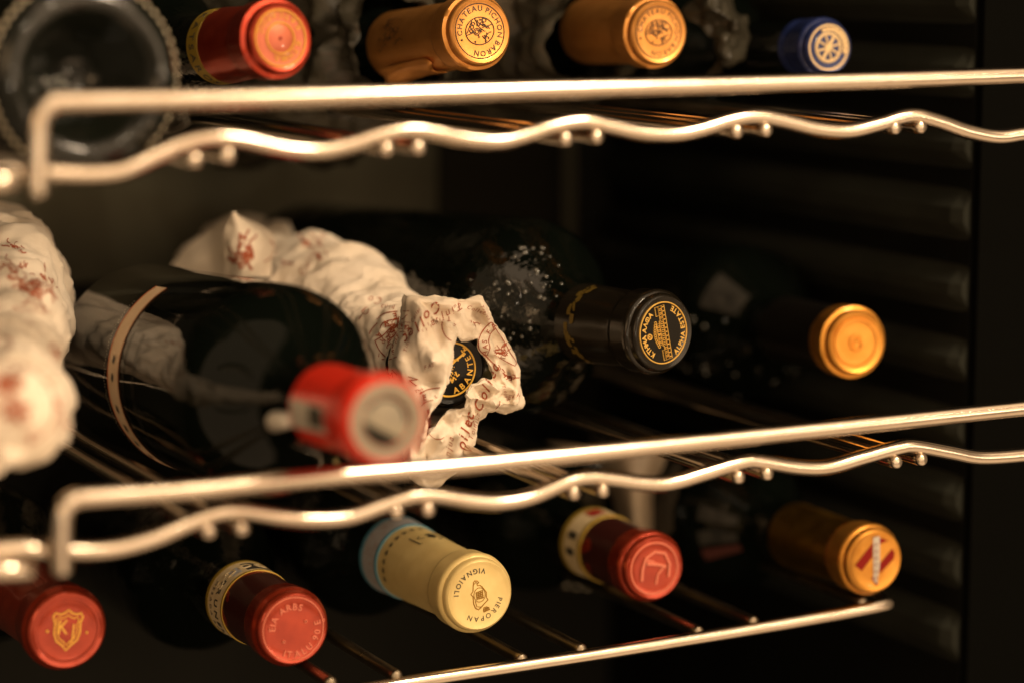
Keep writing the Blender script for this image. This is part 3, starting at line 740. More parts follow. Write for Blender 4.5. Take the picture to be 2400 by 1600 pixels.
# 13. gold capsule with maroon stripes
b = bottle('wine_bottle', 'gold capsule bottle with maroon striped diamond, rightmost on the lowest shelf', 'wine bottle', 2050, 1314, 1.215, 85, 1890, 1261, .06, 'gold', caplen=.017, rim=.90, group=G_LOW)
f = b.f
nr = b.R*.9
obj('neck_sleeve', lathe([(nr*.985, H-.0165), (nr*.99, H-.018), (nr*1.06, H-.070), (nr*.98, H-.071)]), M['gold_dull'], b.e)
def poly(bm, pts, z):
    vs = [bm.verts.new((x*f, y*f, z)) for x, y in pts]; bm.faces.new(vs)
bm = bmesh.new(); poly(bm, [(-.72, -.08), (-.05, .70), (.12, .76), (.50, .58), (.76, .18), (.72, .0), (.10, -.82), (-.02, -.66)], Z+.0001); part(b, 'diamond', bm, 'gold')
bm = bmesh.new(); poly(bm, [(-.70, -.07), (-.45, -.26), (-.07, .14), (-.07, .58)][::-1], Z+.00025); part(b, 'maroon_stripe', bm, 'maroon')
bm = bmesh.new(); poly(bm, [(.65, .33), (.75, .18), (.72, .0), (.2, -.42), (.2, -.10)], Z+.00025); part(b, 'maroon_stripe', bm, 'maroon')
bm = bmesh.new(); poly(bm, [(-.12, -.51), (.1, -.80), (.14, -.68), (.06, -.45)][::-1], Z+.0002); part(b, 'maroon_tip', bm, 'maroon')
bm = bmesh.new(); poly(bm, [(.14, .50), (.5, .58), (.25, .70), (.1, .66)], Z+.0002); part(b, 'maroon_tip', bm, 'maroon')
bm = bmesh.new(); poly(bm, [(-.05, .74), (.18, .76), (.20, -.1), (.10, -.72), (-.03, -.60)], Z+.0004); o = part(b, 'silver_band', bm, 'silver')
bm = bmesh.new()
rnd = random.Random(8)
for k in range(6):
    y = -.58+k*.21; stroke(bm, [(-.01*f, y*f), (.10*f, (y+.04)*f), (.02*f, (y+.10)*f)], .0005, .0002, Z+.0004)
part(b, 'worn_marks', bm, 'maroon', o)
for a0, a1, mt in ((160, 174, 'dim_sheen_label'), (184, 198, 'dim_sheen_label'), (202, 214, 'dim_red')): patch(b, 'reflection_patch', a0, a1, .094, .112, .0195, mt, b.glass, 8, .0325)  # grey patches paint reflections on the glass, a red one beside them

# ------------------------------------------------------------------ bottles lying the other way round, base out
def base_bottle(label, px, py, d, Rpx, bx, by, L, glass, beads=72, group=None, tag_label=None):
    Mx, P0, n = frame(px, py, d, bx, by, L); r = Rpx/FPX*d
    e = empty('wine_bottle', Mx); tag(e, label, 'wine bottle', group)
    prof = [(0, H-.026), (r*.06, H-.0262), (r*.10, H-.028), (r*.2, H-.027), (r*.36, H-.020), (r*.52, H-.010), (r*.62, H-.004), (r*.68, H-.0012), (r*.74, H), (r*.80, H-.0008), (r*.86, H-.002),
            (r*.93, H-.005), (r*.98, H-.010), (r, H-.017), (r, H-.10), (r, H-.18), (r*.9, H-.20), (r*.4, H-.24), (r*.36, H-.30), (0, H-.30)]
    g = obj('glass_body', lathe(prof), M[glass], e)
    bm = bmesh.new()
    for k in range(beads):
        a = 2*math.pi*k/beads; blob(bm, Vector((r*.955*math.cos(a), r*.955*math.sin(a), H-.0068)), r*.036, Vector((math.cos(a), math.sin(a), 1)))
    o = obj('knurled_beads', bm, M['bead_pale'], g); o['kind'] = 'stuff'
    return e, g, r
e, g, r = base_bottle('upturned bottle showing its round dimpled base with a beaded edge, upper left corner', 213, 182, .985, 240, 62, 165, .08, 'glass_olive', 54)
bm = bmesh.new(); rnd = random.Random(12)
for _ in range(22):
    a = rnd.uniform(3.3, 4.3); q = r*rnd.uniform(.1, .35); blob(bm, Vector((q*math.cos(a), q*math.sin(a), H-.024)), rnd.uniform(.0008, .0020), Vector((0, 0, 1)))
o = obj('punt_dimples', bm, M['bead'], g); o['kind'] = 'stuff'
e, g, r = base_bottle('dark bottle lying base out with a pale label, deep behind the dented red capsule', 1378, 1222, 1.36, 165, 1290, 1190, .1, 'glass', 40)
obj('body_label', lathe([(r*1.004, H-.02), (r*1.008, H-.021), (r*1.008, H-.12), (r*1.0, H-.121)], 64), M['label'], g)
DEEP = e

# ------------------------------------------------------------------ crumpled wrapping
def ridged(v, sc, seed, octv=4):
    s = 0; a = 1; p = v*sc+Vector((seed*7.3, seed*3.1, seed*5.7)); p += Vector((noise.noise(p*.6), noise.noise(p*.6+Vector((9, 0, 0))), noise.noise(p*.6+Vector((0, 9, 0)))))*.7
    for _ in range(octv):
        s += a*(1-2*abs(noise.noise(p)))*.5; a *= .52; p = p*2.03+Vector((1.7, 3.3, .9))
    return s
_h = {}
def hval(i, j, k, sd):
    q = (i, j, k, sd)
    if q not in _h: _h[q] = noise.cell(Vector((i*1.37+sd*11.3+.5, j*1.91-sd*3.7+.5, k*1.53+sd*7.1+.5)))*.5+.5
    return _h[q]
def facet(p, sd):
    """piecewise-flat field: straight creases between flat facets"""
    x, y, z = math.floor(p.x), math.floor(p.y), math.floor(p.z); fr = [(p.x-x, 0), (p.y-y, 1), (p.z-z, 2)]; fr.sort(reverse=True)
    c = [x, y, z]; v = hval(*c, sd)*(1-fr[0][0])
    for n_ in range(3):
        c[fr[n_][1]] += 1; v += hval(*c, sd)*(fr[n_][0]-(fr[n_+1][0] if n_ < 2 else 0))
    return v
ROT1 = Matrix.Rotation(.7, 3, Vector((.3, .5, .8))); ROT2 = Matrix.Rotation(1.9, 3, Vector((.8, -.2, .5))); ROT3 = Matrix.Rotation(2.6, 3, Vector((-.3, .9, .4)))
def crumple(v, sc, seed):
    w = Vector((noise.noise(v*22), noise.noise(v*22+Vector((7, 0, 0))), noise.noise(v*22+Vector((0, 7, 0)))))*.006
    p = (v+w)*sc
    a = facet(ROT1@p*1.5+Vector((seed, 0, 0)), 1); b = facet(ROT2@Vector((p.x*2.6, p.y*2.6, p.z*1.5)), 2+seed); c = facet(ROT3@p*5.5, 3+seed); d = facet(ROT1@p*11, 5+seed)
    return (a-.5)*1.2+(b-.5)*1.1+(c-.5)*.42+(d-.5)*.10
def wrap_tube(name, mat, path, parent=None, seed=1, amp=.004, seg=150, rows=150, sc=45, fold=.0, squash=1.0, thick=.0003):
    """path: list of (centre, radius) – a sheet rolled round a bottle"""
    cs = catmull([p[0] for p in path], 10); rs = catmull([Vector((p[1], 0, 0)) for p in path], 10)
    L = [0]
    for a, b_ in zip(cs, cs[1:]): L.append(L[-1]+(b_-a).length)
    def samp(t):
        s = t*L[-1]; i = 0
        while i < len(L)-2 and L[i+1] < s: i += 1
        u = (s-L[i])/max(L[i+1]-L[i], 1e-9)
        return cs[i].lerp(cs[i+1], u), rs[i].lerp(rs[i+1], u).x, (cs[i+1]-cs[i]).normalized()
    bm = bmesh.new(); grid = []
    ax0 = (cs[-1]-cs[0]).normalized(); u0 = (Vector((0, 0, 1))-ax0*ax0.z).normalized(); w0 = ax0.cross(u0)
    for i in range(rows+1):
        c, r, t = samp(i/rows); row = []
        for k in range(seg):
            a = 2*math.pi*k/seg; dr = u0*math.cos(a)+w0*math.sin(a)
            v = c+dr*r
            tw = fold*math.sin(a*5+i*.05+2*noise.noise(v*20))*r
            dd = amp*(crumple(v, sc, seed)+.25*crumple(v, sc*2.3, seed+4)+.3*ridged(v, sc*.5, seed, 2))*min(1, r/.018)
            row.append(bm.verts.new(v+dr*(dd+tw)))
        grid.append(row)
    for A, B in zip(grid, grid[1:]):
        for k in range(seg): bm.faces.new((A[k], A[(k+1) % seg], B[(k+1) % seg], B[k]))
    bmesh.ops.recalc_face_normals(bm, faces=bm.faces)
    o = obj(name, bm, M[mat], parent)
    return o
def bvh_world(o):
    me = o.data; mw = o.matrix_world
    return BVHTree.FromPolygons([mw@v.co for v in me.vertices], [tuple(p.vertices) for p in me.polygons])

# wrap of the centre bottle, body to neck
e = AB; ax = -e.n
def along(L): return e.P0+ax*L
wroot = empty('wrapping_paper', Matrix.Translation(along(.2))); tag(wroot, 'crumpled cream paper printed in red brown, torn open around the black cap in the middle', 'wrapping paper', 'printed papers wrapped round bottles')
bpy.context.view_layer.update()
sheet = wrap_tube('body_sheet', 'paper', [(along(.30), .028), (along(.285), .039), (along(.24), .0405), (along(.16), .0415), (along(.125), .041), (along(.10), .034), (along(.075), .0265), (along(.04), .0235), (along(.012), .0245)], None, 3, .0050, 220, 260, 34, .03)
# pointed loose corner of the sheet standing up over the big bottle
def poly_sheet(name, mat, loops, parent, seed, amp, sub=6, rsub=6, closed=False, sc=60, lin=0):
    """loops: rows of world points, all the same length"""
    cols = [catmull(l, sub, closed) for l in loops]
    if lin:                                                 # straighter runs between folds
        for l, c_ in zip(loops, cols):
            for i in range(len(c_)):
                u = i/sub; a_ = int(u) % len(l); b2 = (a_+1) % len(l); c_[i] = c_[i].lerp(l[a_].lerp(l[b2], u-int(u)), lin)
    m = len(cols[0]); grid = []
    for j in range(m):
        grid.append(catmull([c[j] for c in cols], rsub))
    bm = bmesh.new(); vg = []
    for j in range(m):
        row = []
        for i, v in enumerate(grid[j]):
            jn = (j+1) % m if closed else min(j+1, m-1); jp = (j-1) % m if closed else max(j-1, 0)
            a = grid[jn][i]-grid[jp][i]; b_ = grid[j][min(i+1, len(grid[j])-1)]-grid[j][max(i-1, 0)]
            nn = a.cross(b_)
            if nn.length > 1e-12: nn.normalize()
            dd = amp*(crumple(v, sc, seed)+.3*crumple(v, sc*2.2, seed+3))
            row.append(bm.verts.new(v+nn*dd))
        vg.append(row)
    for j in range(m if closed else m-1):
        A, B = vg[j], vg[(j+1) % m]
        for i in range(len(A)-1): bm.faces.new((A[i], A[i+1], B[i+1], B[i]))
    bmesh.ops.recalc_face_normals(bm, faces=bm.faces)
    o = obj(name, bm, M[mat], parent)
    return o
def c4(x, y): return (830+x/3.409, 660+y/3.409)
def cp(x, y, t):       # crop pixel on the plane t metres in front of the cap face
    px, py = c4(x, y); return on_plane(px, py, e.P0+e.n*t, e.n)
ctr = (790, 700)
st = [((815, 440), (408, 108), .012, -.004), ((835, 458), (600, 128), .008, .0), ((872, 474), (850, 140), .005, .004), ((935, 480), (1020, 131), .004, .004), ((982, 462), (1122, 325), .006, .002),
      ((986, 535), (1222, 440), .005, .0), ((1040, 610), (1290, 600), .004, .0), ((1085, 690), (1325, 750), .004, .0), ((1097, 765), (1346, 900), .005, .0), ((1030, 770), (1336, 1003), .008, -.004),
      ((930, 810), (1220, 1058), .009, -.002), ((878, 890), (1062, 1030), .011, .002), ((880, 995), (985, 1130), .010, .002), ((770, 1012), (972, 1215), .005, .0), ((690, 1072), (925, 1325), .004, .0),
      ((620, 1160), (850, 1500), .004, .0), ((560, 1238), (600, 1680), .005, .0), ((585, 1160), (440, 1560), .010, .0), ((610, 1075), (400, 1180), .014, -.004), ((700, 925), (340, 960), .013, -.008),
      ((768, 815), (300, 780), .013, -.010), ((800, 650), (290, 610), .013, -.010), ((800, 500), (340, 400), .013, -.008)]
loops = []
fr = [(-.02, None), (0, 0), (.07, 1), (.25, 2), (.5, 3), (.75, 4), (.93, 5), (1.0, 6)]
rnd = random.Random(21)
bul = [[rnd.uniform(-.003, .004) for _ in range(3)] for _ in st]
row = [[] for _ in range(10)]
for k, (I, O, ti, to) in enumerate(st):
    def q(u, t): return cp(I[0]+(O[0]-I[0])*u, I[1]+(O[1]-I[1])*u, t)
    fold = .0022*(1 if k % 2 else -1)
    fold = .0030*(1 if k % 2 else -1)
    free = 5 <= k <= 15
    row[0].append(q(-.01, ti-.0015))                       # torn free edge
    row[1].append(q(.03, ti+.0015))
    row[2].append(q(.14, ti+.002+fold*.4))
    row[3].append(q(.34, ti*.8+.002+bul[k][0]+fold))
    row[4].append(q(.50, ti*.66+.001+(bul[k][0]+bul[k][1])/2-fold*.3))
    row[5].append(q(.66, ti*.5+.001+bul[k][1]-fold*.8))
    row[6].append(q(.86, (ti+to)/2+bul[k][2]+fold*.8))
    row[7].append(q(1.0, to-.001))
    row[8].append(q(.985, to-.003) if free else q(.97, to-.008))
    row[9].append(q(.93, to-.006) if free else q(.62, to-.020))
collar = poly_sheet('collar_sheet', 'paper', row, None, 11, .0020, 11, 9, True, 75, .65)
# crease and tuck details: a rolled fold over the top and one at the lower right
def roll(name, pts, rad, seed):
    pts = catmull([cp(*p) for p in pts], 6); m = len(pts)
    rr = [rad*(.35+.65*math.sin(math.pi*min(max(i/(m-1), .04), .96)))*(1+.25*noise.noise(Vector((i*.3, seed, 0)))) for i in range(m)]
    bm = bmesh.new(); tube(bm, pts, rr, 18)
    bm.normal_update()
    for v in bm.verts: v.co += v.normal*.0012*crumple(v.co, 130, seed)
    return obj(name, bm, M['paper'], None)
rolls = []
# pointed corner standing up behind the big bottle
def s6(x, y, L, dz=0):   # crop (scale 4.523 from 380,460)
    px, py = 380+x/4.523, 460+y/4.523; return onY(px, py, e.P0.y+L+dz)
pk = poly_sheet('pointed_corner', 'paper', [
    [s6(740, 175, .135), s6(690, 300, .135), s6(650, 480, .135), s6(650, 640, .135), s6(700, 820, .137)],
    [s6(760, 172, .133), s6(800, 320, .128), s6(820, 480, .125), s6(820, 640, .124), s6(830, 850, .128)],
    [s6(790, 190, .134), s6(960, 340, .130), s6(1010, 500, .126), s6(1010, 640, .126), s6(1000, 850, .13)],
    [s6(830, 210, .140), s6(1120, 350, .142), s6(1190, 520, .14), s6(1180, 640, .138), s6(1150, 860, .14)]], None, 17, .0012, 8, 8, False, 70)
pk2 = poly_sheet('loose_sheet', 'paper', [
    [s6(90, 735, .22), s6(250, 540, .22), s6(450, 400, .22), s6(640, 250, .21), s6(740, 200, .19)],
    [s6(200, 820, .215), s6(380, 700, .21), s6(560, 620, .205), s6(700, 500, .19), s6(800, 400, .17)],
    [s6(300, 950, .21), s6(450, 950, .21), s6(650, 950, .2), s6(800, 900, .19), s6(900, 800, .17)]], None, 19, .0015, 8, 8, False, 50)
for o in [sheet, collar, pk, pk2]+rolls:
    mw = o.matrix_world.copy(); o.parent = wroot; o.matrix_parent_inverse = wroot.matrix_world.inverted()

# print on the paper, laid onto the crumpled surface
targets = [bvh_world(o) for o in [sheet, collar, pk, pk2]+rolls]
def lay(px, py, trees, lift=.00035):
    d = ray(px, py); L = d.length; d = d/L; best = None
    for t in trees:
        h = t.ray_cast(CAM, d)
        if h[0] and (best is None or h[3] < best[0]): best = (h[3], h[0], h[1])
    if not best: return None
    return CAM+d*(best[0]-lift)
def split_long(vs, fs, mx):
    bm = bmesh.new(); nv = [bm.verts.new((v[0], v[1], 0)) for v in vs]
    for f_ in fs:
        try: bm.faces.new([nv[i] for i in f_])
        except Exception: pass
    bmesh.ops.triangulate(bm, faces=bm.faces)
    for _ in range(3):
        ed = [e_ for e_ in bm.edges if e_.calc_length() > mx]
        if not ed: break
        bmesh.ops.subdivide_edges(bm, edges=ed, cuts=1)
        bmesh.ops.triangulate(bm, faces=bm.faces)
    return bm
def lay_mesh(out, vs, fs, trees, mx=5, jump=.006, lift=.00035):
    bm = split_long(vs, fs, mx); mp = {}
    for v in bm.verts: mp[v] = lay(v.co.x, v.co.y, trees, lift)
    nv = {v: out.verts.new(p) for v, p in mp.items() if p is not None}
    for f_ in bm.faces:
        if all(v in nv for v in f_.verts):
            q = [nv[v] for v in f_.verts]; ds = [(v.co-CAM).length for v in q]
            if max(ds)-min(ds) < jump: out.faces.new(q)
    bm.free()
def lay_text(out, s, px, py, size, rot, trees, bold=0, shear=0, track=1.0, arc=None):
    """size and place in photograph pixels; rot in degrees counter-clockwise"""
    x = 0; c, sn = math.cos(R(rot)), math.sin(R(rot))
    for ch in s:
        if ch == ' ': x += .35*size; continue
        vs, fs, w = glyph(ch, bold, shear); w = (w+.12)*size*track; x += w/2
        front = max(v.z for v in vs); keep = [i for i, v in enumerate(vs) if v.z > front-1e-4]; ks = set(keep)
        idx = {i: n_ for n_, i in enumerate(keep)}
        F = [[idx[i] for i in f_] for f_ in fs if all(i in ks for i in f_)]
        P_ = []
        for i in keep:
            u, v_ = x+vs[i].x*size, vs[i].y*size
            P_.append((px+u*c-v_*sn, py-(u*sn+v_*c)))
        lay_mesh(out, P_, F, trees, size*.25)
        x += w/2
def lay_line(out, pts, w, trees):
    pts = subdiv(pts, 4); vs = []; fs = []
    for i, p_ in enumerate(pts):
        a = pts[max(i-1, 0)]; b_ = pts[min(i+1, len(pts)-1)]; t = Vector((b_[0]-a[0], b_[1]-a[1]))
        if t.length < 1e-6: t = Vector((1, 0))
        t.normalize(); ww = w*1.3*(.7+.6*abs(noise.noise(Vector((p_[0]*.05, p_[1]*.05, 0)))))
        vs += [(p_[0]-t.y*ww/2, p_[1]+t.x*ww/2), (p_[0]+t.y*ww/2, p_[1]-t.x*ww/2)]
    for i in range(len(pts)-1): fs.append((2*i, 2*i+1, 2*i+3, 2*i+2))
    lay_mesh(out, vs, fs, trees, 8)
def smooth2(pts, n=6): return [(v.x, v.y) for v in catmull([Vector((x, y, 0)) for x, y in pts], n)]
def C(l): return [c4(x, y) for x, y in l]
def scribble(out, cx, cy, rx, ry, n, w, seed, trees, rot=0):
    rnd = random.Random(seed)
    for _ in range(n):
        a = rnd.uniform(0, 6.28); q = rnd.random()**.6; x, y = q*math.cos(a), q*math.sin(a); pts = []
        hd = rnd.uniform(0, 6.28)
        for k in range(rnd.randint(3, 7)):
            p_ = rot2((x*rx, y*ry), R(rot)); pts.append((cx+p_[0], cy+p_[1]))
            hd += rnd.uniform(-1.1, 1.1); x += .2*math.cos(hd); y += .2*math.sin(hd)
        lay_line(out, smooth2(pts, 3), w*rnd.uniform(.6, 1.5), trees)
pr = bmesh.new(); T_ = targets
# emblem on the neck, left
lay_line(pr, smooth2(C([(180, 300), (240, 255), (330, 238), (440, 235)])), 2.0, T_)
lay_line(pr, smooth2(C([(120, 420), (140, 380), (185, 330)])), 2.2, T_)
lay_line(pr, smooth2(C([(205, 375), (230, 330), (300, 305), (380, 298)])), 1.8, T_)
lay_line(pr, smooth2(C([(165, 470), (230, 430), (300, 360), (350, 345)])), 2.2, T_)
lay_line(pr, smooth2(C([(165, 470), (200, 545), (250, 600)])), 2.2, T_)
lay_line(pr, smooth2(C([(220, 618), (280, 620), (340, 598)])), 2.4, T_)
lay_line(pr, smooth2(C([(195, 600), (200, 570)])), 1.6, T_)
scribble(pr, *c4(350, 360), 26, 17, 26, 1.7, 5, T_, -30); scribble(pr, *c4(285, 450), 20, 15, 20, 1.5, 6, T_, -40)
for ch, x, y, ro, s in (('E', 340, 250, 190, 19), ('V', 262, 300, 215, 20), ('A', 195, 390, 240, 18), ('S', 305, 582, 20, 15)):
    lay_text(pr, ch, *c4(x, y), s, ro, T_, .02)
lay_line(pr, smooth2(C([(70, 230), (100, 205), (115, 235), (90, 260), (60, 240), (90, 215), (40, 300)])), 1.6, T_)
lay_text(pr, 'Co', *c4(225, 130), 24, 172, T_, -.01, .3); lay_text(pr, 'bina', *c4(330, 185), 17, 178, T_, -.01, .3)
# over the top of the collar
lay_text(pr, 'Collec', *c4(655, 150), 33, 226, T_, .012, .45, .95)
lay_text(pr, 'Tinjua', *c4(840, 165), 25, 214, T_, -.005, .35)
lay_text(pr, 'Co', *c4(850, 170), 13, 200, T_, -.005, .35)
for x, y in ((590, 330), (612, 345), (650, 318), (575, 370), (545, 380)): lay_line(pr, C([(x, y), (x+6, y+22)]), 1.2, T_)
lay_line(pr, smooth2(C([(712, 300), (700, 350), (715, 410), (745, 450), (778, 472)])), 1.9, T_)
lay_text(pr, 'T', *c4(775, 280), 15, 182, T_, .01); lay_text(pr, 'n', *c4(800, 330), 15, 230, T_, 0)
# right side of the collar
lay_line(pr, smooth2(C([(1120, 350), (1092, 328), (1030, 390), (995, 470), (1000, 540), (1060, 600), (1130, 670), (1200, 735), (1250, 762), (1322, 765)])), 2.2, T_)
lay_line(pr, smooth2(C([(1130, 375), (1095, 410), (1075, 470), (1085, 530), (1060, 590)])), 1.7, T_)
lay_line(pr, smooth2(C([(1120, 360), (1200, 480), (1250, 570), (1295, 640), (1285, 672)])), 1.6, T_)
lay_line(pr, smooth2(C([(1150, 600), (1220, 640), (1285, 672)])), 1.6, T_)
for ch, x, y, ro in (('A', 1068, 545, 92), ('S', 1060, 495, 82), ('F', 1085, 425, 55), ('A', 1112, 385, 45), ('H', 1072, 590, 102), ('R', 1160, 660, 210), ('I', 1190, 690, 215), ('T', 1205, 712, 215), ('T', 1232, 730, 205), ('O', 1290, 735, 190), ('C', 1260, 742, 200)):
    lay_text(pr, ch, *c4(x, y), 17, ro, T_, .01)
scribble(pr, *c4(1180, 565), 15, 12, 30, 1.3, 8, T_, 25); scribble(pr, *c4(1200, 530), 7, 9, 8, 1.3, 18, T_, 25)
# lower folds
for tx, x, y, sz, ro in (('Collec', 470, 330, 11, 60), ('Tinjua', 420, 560, 12, 78), ('FAS', 560, 700, 12, 20), ('Tinjua', 1180, 830, 11, -70), ('EVA', 1230, 940, 13, 15), ('Collec', 900, 215, 13, -20), ('Tinjua', 1010, 200, 11, -60)):
    lay_text(pr, tx, *c4(x, y), sz, ro, T_, .0, .35)
scribble(pr, *c4(960, 330), 10, 9, 6, 1.1, 61, T_); scribble(pr, *c4(520, 860), 10, 9, 7, 1.1, 62, T_)
lay_text(pr, 'Collec', *c4(1015, 1040), 32, 68, T_, .012, .45, .95)
lay_text(pr, 'ollec', *c4(885, 1345), 33, 75, T_, .015, .4, .95); lay_text(pr, 'Toinjua', *c4(950, 1260), 17, 74, T_, -.01, .3)
lay_text(pr, 'njua', *c4(765, 1400), 21, 78, T_, -.01, .4)
lay_line(pr, smooth2(C([(600, 1215), (640, 1250), (690, 1255), (720, 1240)])), 1.3, T_)
lay_line(pr, smooth2(C([(1165, 950), (1160, 985), (1130, 1015)])), 1.9, T_)
lay_line(pr, smooth2(C([(905, 1070), (915, 1100), (890, 1130), (930, 1140), (955, 1110), (960, 1150)])), 1.4, T_)
# left flap
lay_line(pr, smooth2(C([(525, 893), (580, 862), (640, 848), (685, 845)])), 2.1, T_)
lay_line(pr, smooth2(C([(540, 990), (570, 960), (632, 942)])), 1.8, T_)
lay_text(pr, 'E', *c4(550, 945), 19, 10, T_, .01); lay_text(pr, 'F', *c4(590, 1060), 16, 18, T_, .01); lay_text(pr, 'L', *c4(655, 930), 12, 30, T_, 0)
lay_line(pr, C([(430, 755), (515, 780), (440, 785), (500, 830)]), 1.9, T_)
lay_text(pr, 'M', *c4(270, 770), 18, 10, T_, .0); lay_line(pr, C([(300, 700), (345, 745)]), 1.5, T_)
o = obj('red_brown_print', pr, M['brown_ink'], None, False); o['kind'] = 'stuff'; o.parent = wroot; o.matrix_parent_inverse = wroot.matrix_world.inverted()
# far print on the body
pr = bmesh.new()
def s6p(x, y): return (380+x/4.523, 460+y/4.523)
scribble(pr, *s6p(880, 600), 22, 34, 30, 4.0, 31, T_, 10); scribble(pr, *s6p(740, 670), 8, 12, 8, 4, 32, T_)
scribble(pr, *s6p(1520, 520), 22, 10, 9, 2.6, 33, T_, 40); scribble(pr, *s6p(1660, 640), 8, 8, 8, 3.5, 34, T_); scribble(pr, *s6p(1340, 710), 16, 6, 8, 2.6, 35, T_)
lay_line(pr, smooth2([s6p(x, y) for x, y in ((1080, 700), (1170, 640), (1200, 560), (1150, 470))]), 2.5, T_)
lay_line(pr, smooth2([s6p(x, y) for x, y in ((1290, 260), (1480, 330), (1640, 460), (1750, 620))]), 2.2, T_)
lay_text(pr, 'Collection', *s6p(1500, 850), 22, 62, T_, -.005, .4)
o = obj('blurred_print', pr, M['brown_ink'], None, False); o['kind'] = 'stuff'; o.parent = wroot; o.matrix_parent_inverse = wroot.matrix_world.inverted()

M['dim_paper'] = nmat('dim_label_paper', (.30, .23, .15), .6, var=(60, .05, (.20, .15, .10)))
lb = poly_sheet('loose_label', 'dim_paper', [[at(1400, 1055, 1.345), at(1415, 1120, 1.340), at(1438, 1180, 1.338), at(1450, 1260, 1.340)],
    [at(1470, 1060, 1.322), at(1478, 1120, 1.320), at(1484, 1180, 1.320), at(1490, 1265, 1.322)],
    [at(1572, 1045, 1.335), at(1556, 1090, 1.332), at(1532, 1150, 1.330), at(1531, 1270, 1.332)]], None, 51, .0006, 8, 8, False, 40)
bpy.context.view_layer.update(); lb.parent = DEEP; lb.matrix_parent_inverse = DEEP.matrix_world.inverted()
# wrapped bottle at the left edge
lroot = empty('wrapped_bottle', Matrix.Translation(at(-10, 720, 1.16))); tag(lroot, 'bottle fully wrapped in crumpled printed cream paper, cut by the left edge', 'wrapped bottle', 'printed papers wrapped round bottles')
bpy.context.view_layer.update()
pth = [None, (at(53, 986, .9535), .0006), (at(52, 985, .955), .008), (at(50, 980, .960), .0155), (at(44, 968, .975), .0195), (at(36, 945, 1.0), .0205), (at(22, 890, 1.03), .0195), (at(14, 840, 1.06), .0225), (at(2, 790, 1.09), .0265), (at(-8, 740, 1.13), .0305), (at(-12, 690, 1.17), .0350), (at(-30, 670, 1.21), .0360), (at(-60, 650, 1.27), .037), (at(-120, 630, 1.36), .037)][1:]
lw = wrap_tube('paper_sheet', 'paper', pth, None, 8, .0050, 150, 170, 40, .035)
lw2 = poly_sheet('paper_tail', 'paper', [[at(-20, 1000, .957), at(30, 1040, .957), at(90, 1060, .96), at(130, 1050, .965)], [at(-20, 1060, .957), at(20, 1070, .955), at(70, 1075, .96), at(105, 1078, .965)], [at(-20, 1120, .957), at(-5, 1112, .957), at(12, 1100, .957), at(40, 1080, .962)]], None, 23, .0012)
for o in (lw, lw2): o.parent = lroot; o.matrix_parent_inverse = lroot.matrix_world.inverted()
T2 = [bvh_world(lw), bvh_world(lw2)]
pr = bmesh.new()
def s5(x, y): return (x/2.376, 480+y/2.376)
scribble(pr, *s5(45, 1060), 26, 44, 26, 3.4, 41, T2); scribble(pr, *s5(170, 1270), 24, 16, 9, 2.4, 42, T2); scribble(pr, *s5(340, 1180), 12, 40, 12, 2.2, 43, T2)
scribble(pr, *s5(170, 440), 22, 36, 26, 3.0, 44, T2, -30); scribble(pr, *s5(275, 440), 12, 32, 14, 3.0, 45, T2, -15); scribble(pr, *s5(310, 830), 14, 26, 18, 1.8, 46, T2, -20)
scribble(pr, *s5(30, 330), 18, 14, 8, 2.2, 47, T2)
scribble(pr, *s5(40, 1000), 34, 30, 22, 3.6, 48, T2); scribble(pr, *s5(90, 1150), 30, 34, 20, 3.2, 49, T2); scribble(pr, *s5(300, 1000), 20, 20, 7, 2.4, 50, T2); scribble(pr, *s5(110, 380), 24, 20, 14, 2.6, 51, T2); scribble(pr, *s5(200, 520), 20, 30, 14, 2.6, 52, T2); scribble(pr, *s5(90, 240), 20, 16, 10, 2.6, 53, T2)
lay_line(pr, smooth2([s5(20, 870), s5(150, 900), s5(280, 1010), s5(300, 1200), s5(180, 1330)]), 3, T2)
lay_text(pr, 'Mollection', *s5(70, 590), 16, -6, T2, -.005, .3); lay_text(pr, 'ris', *s5(130, 660), 16, -12, T2, -.005, .3)
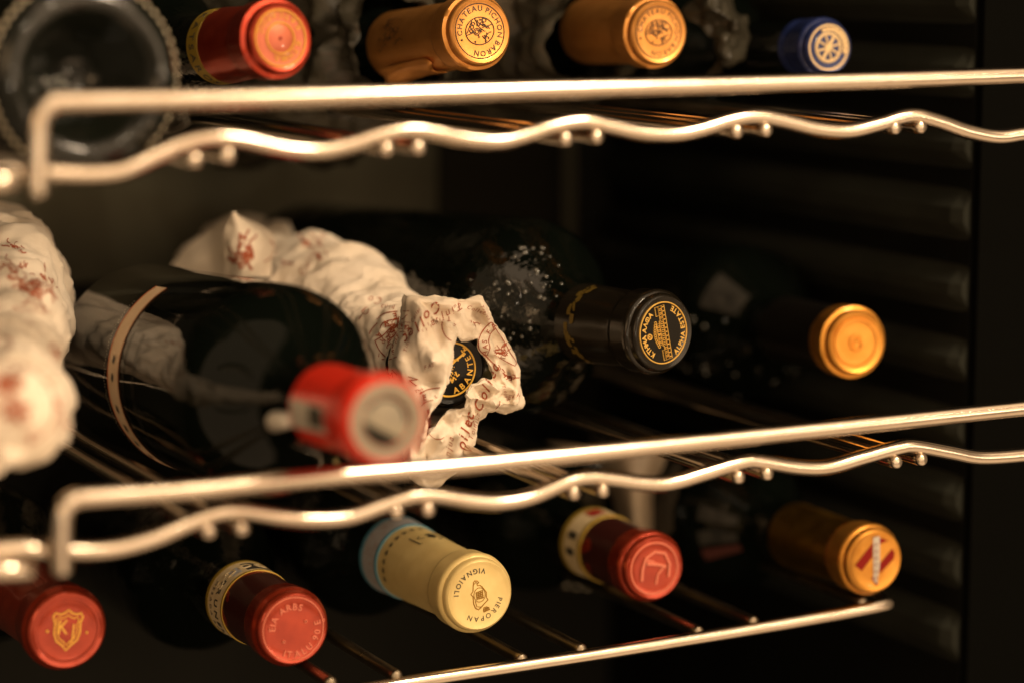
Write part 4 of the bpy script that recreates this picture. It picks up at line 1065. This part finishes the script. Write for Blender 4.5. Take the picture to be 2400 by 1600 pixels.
for q in (20, 34, 46): lay_line(pr, smooth2([s5(0, 740-q*.2), s5(q+20, 745), s5(q+28, 780), s5(q, 800), s5(0, 805)]), 1.4, T2)
o = obj('red_brown_print', pr, M['brown_ink'], None, False); o['kind'] = 'stuff'; o.parent = lroot; o.matrix_parent_inverse = lroot.matrix_world.inverted()

# dark tissue round the two orange capped bottles
def tissue_for(b, label, seed, L0, L1, r0, r1):
    r_ = empty('tissue_wrap', Matrix.Translation(b.P0-b.n*L1)); tag(r_, label, 'tissue paper', 'dark tissue papers on the upper shelf'); bpy.context.view_layer.update()
    P_ = lambda L: b.P0-b.n*L
    o = wrap_tube('tissue_sheet', 'tissue', [(P_(L1), r1*.6), (P_(L1-.01), r1), (P_(.14), r1), (P_((L0+.13)/2), (r0+r1)/2), (P_(L0), r0)], None, seed, .011, 110, 110, 34, .08)
    o.parent = r_; o.matrix_parent_inverse = r_.matrix_world.inverted(); return r_
tissue_for(P1, 'dark olive tissue crumpled round the sharp orange capped bottle', 31, .085, .27, .021, .044)
t2 = tissue_for(P2, 'dark grey tissue crumpled round the blurred orange capped bottle, flaring out on its right', 37, .060, .26, .024, .046)
def g3(x, y): return (1600+x/2.94, y/2.94)
def tp(x, y, d): return at(*g3(x, y), d)
fl = poly_sheet('tissue_flap', 'tissue', [
    [tp(60, -60, 1.25), tp(50, 90, 1.245), tp(150, 200, 1.24), tp(230, 300, 1.24), tp(200, 440, 1.245), tp(150, 560, 1.25)],
    [tp(180, -60, 1.235), tp(190, 60, 1.225), tp(260, 160, 1.235), tp(290, 280, 1.225), tp(270, 420, 1.235), tp(230, 500, 1.24)],
    [tp(300, -60, 1.24), tp(320, 80, 1.235), tp(370, 160, 1.225), tp(380, 280, 1.235), tp(340, 400, 1.23), tp(300, 470, 1.24)],
    [tp(330, -60, 1.26), tp(350, 90, 1.255), tp(440, 110, 1.25), tp(450, 260, 1.25), tp(420, 380, 1.25), tp(330, 480, 1.255)]], None, 41, .0045, 9, 9, False, 60)
fl.parent = t2; fl.matrix_parent_inverse = t2.matrix_world.inverted()
bpy.context.view_layer.update()
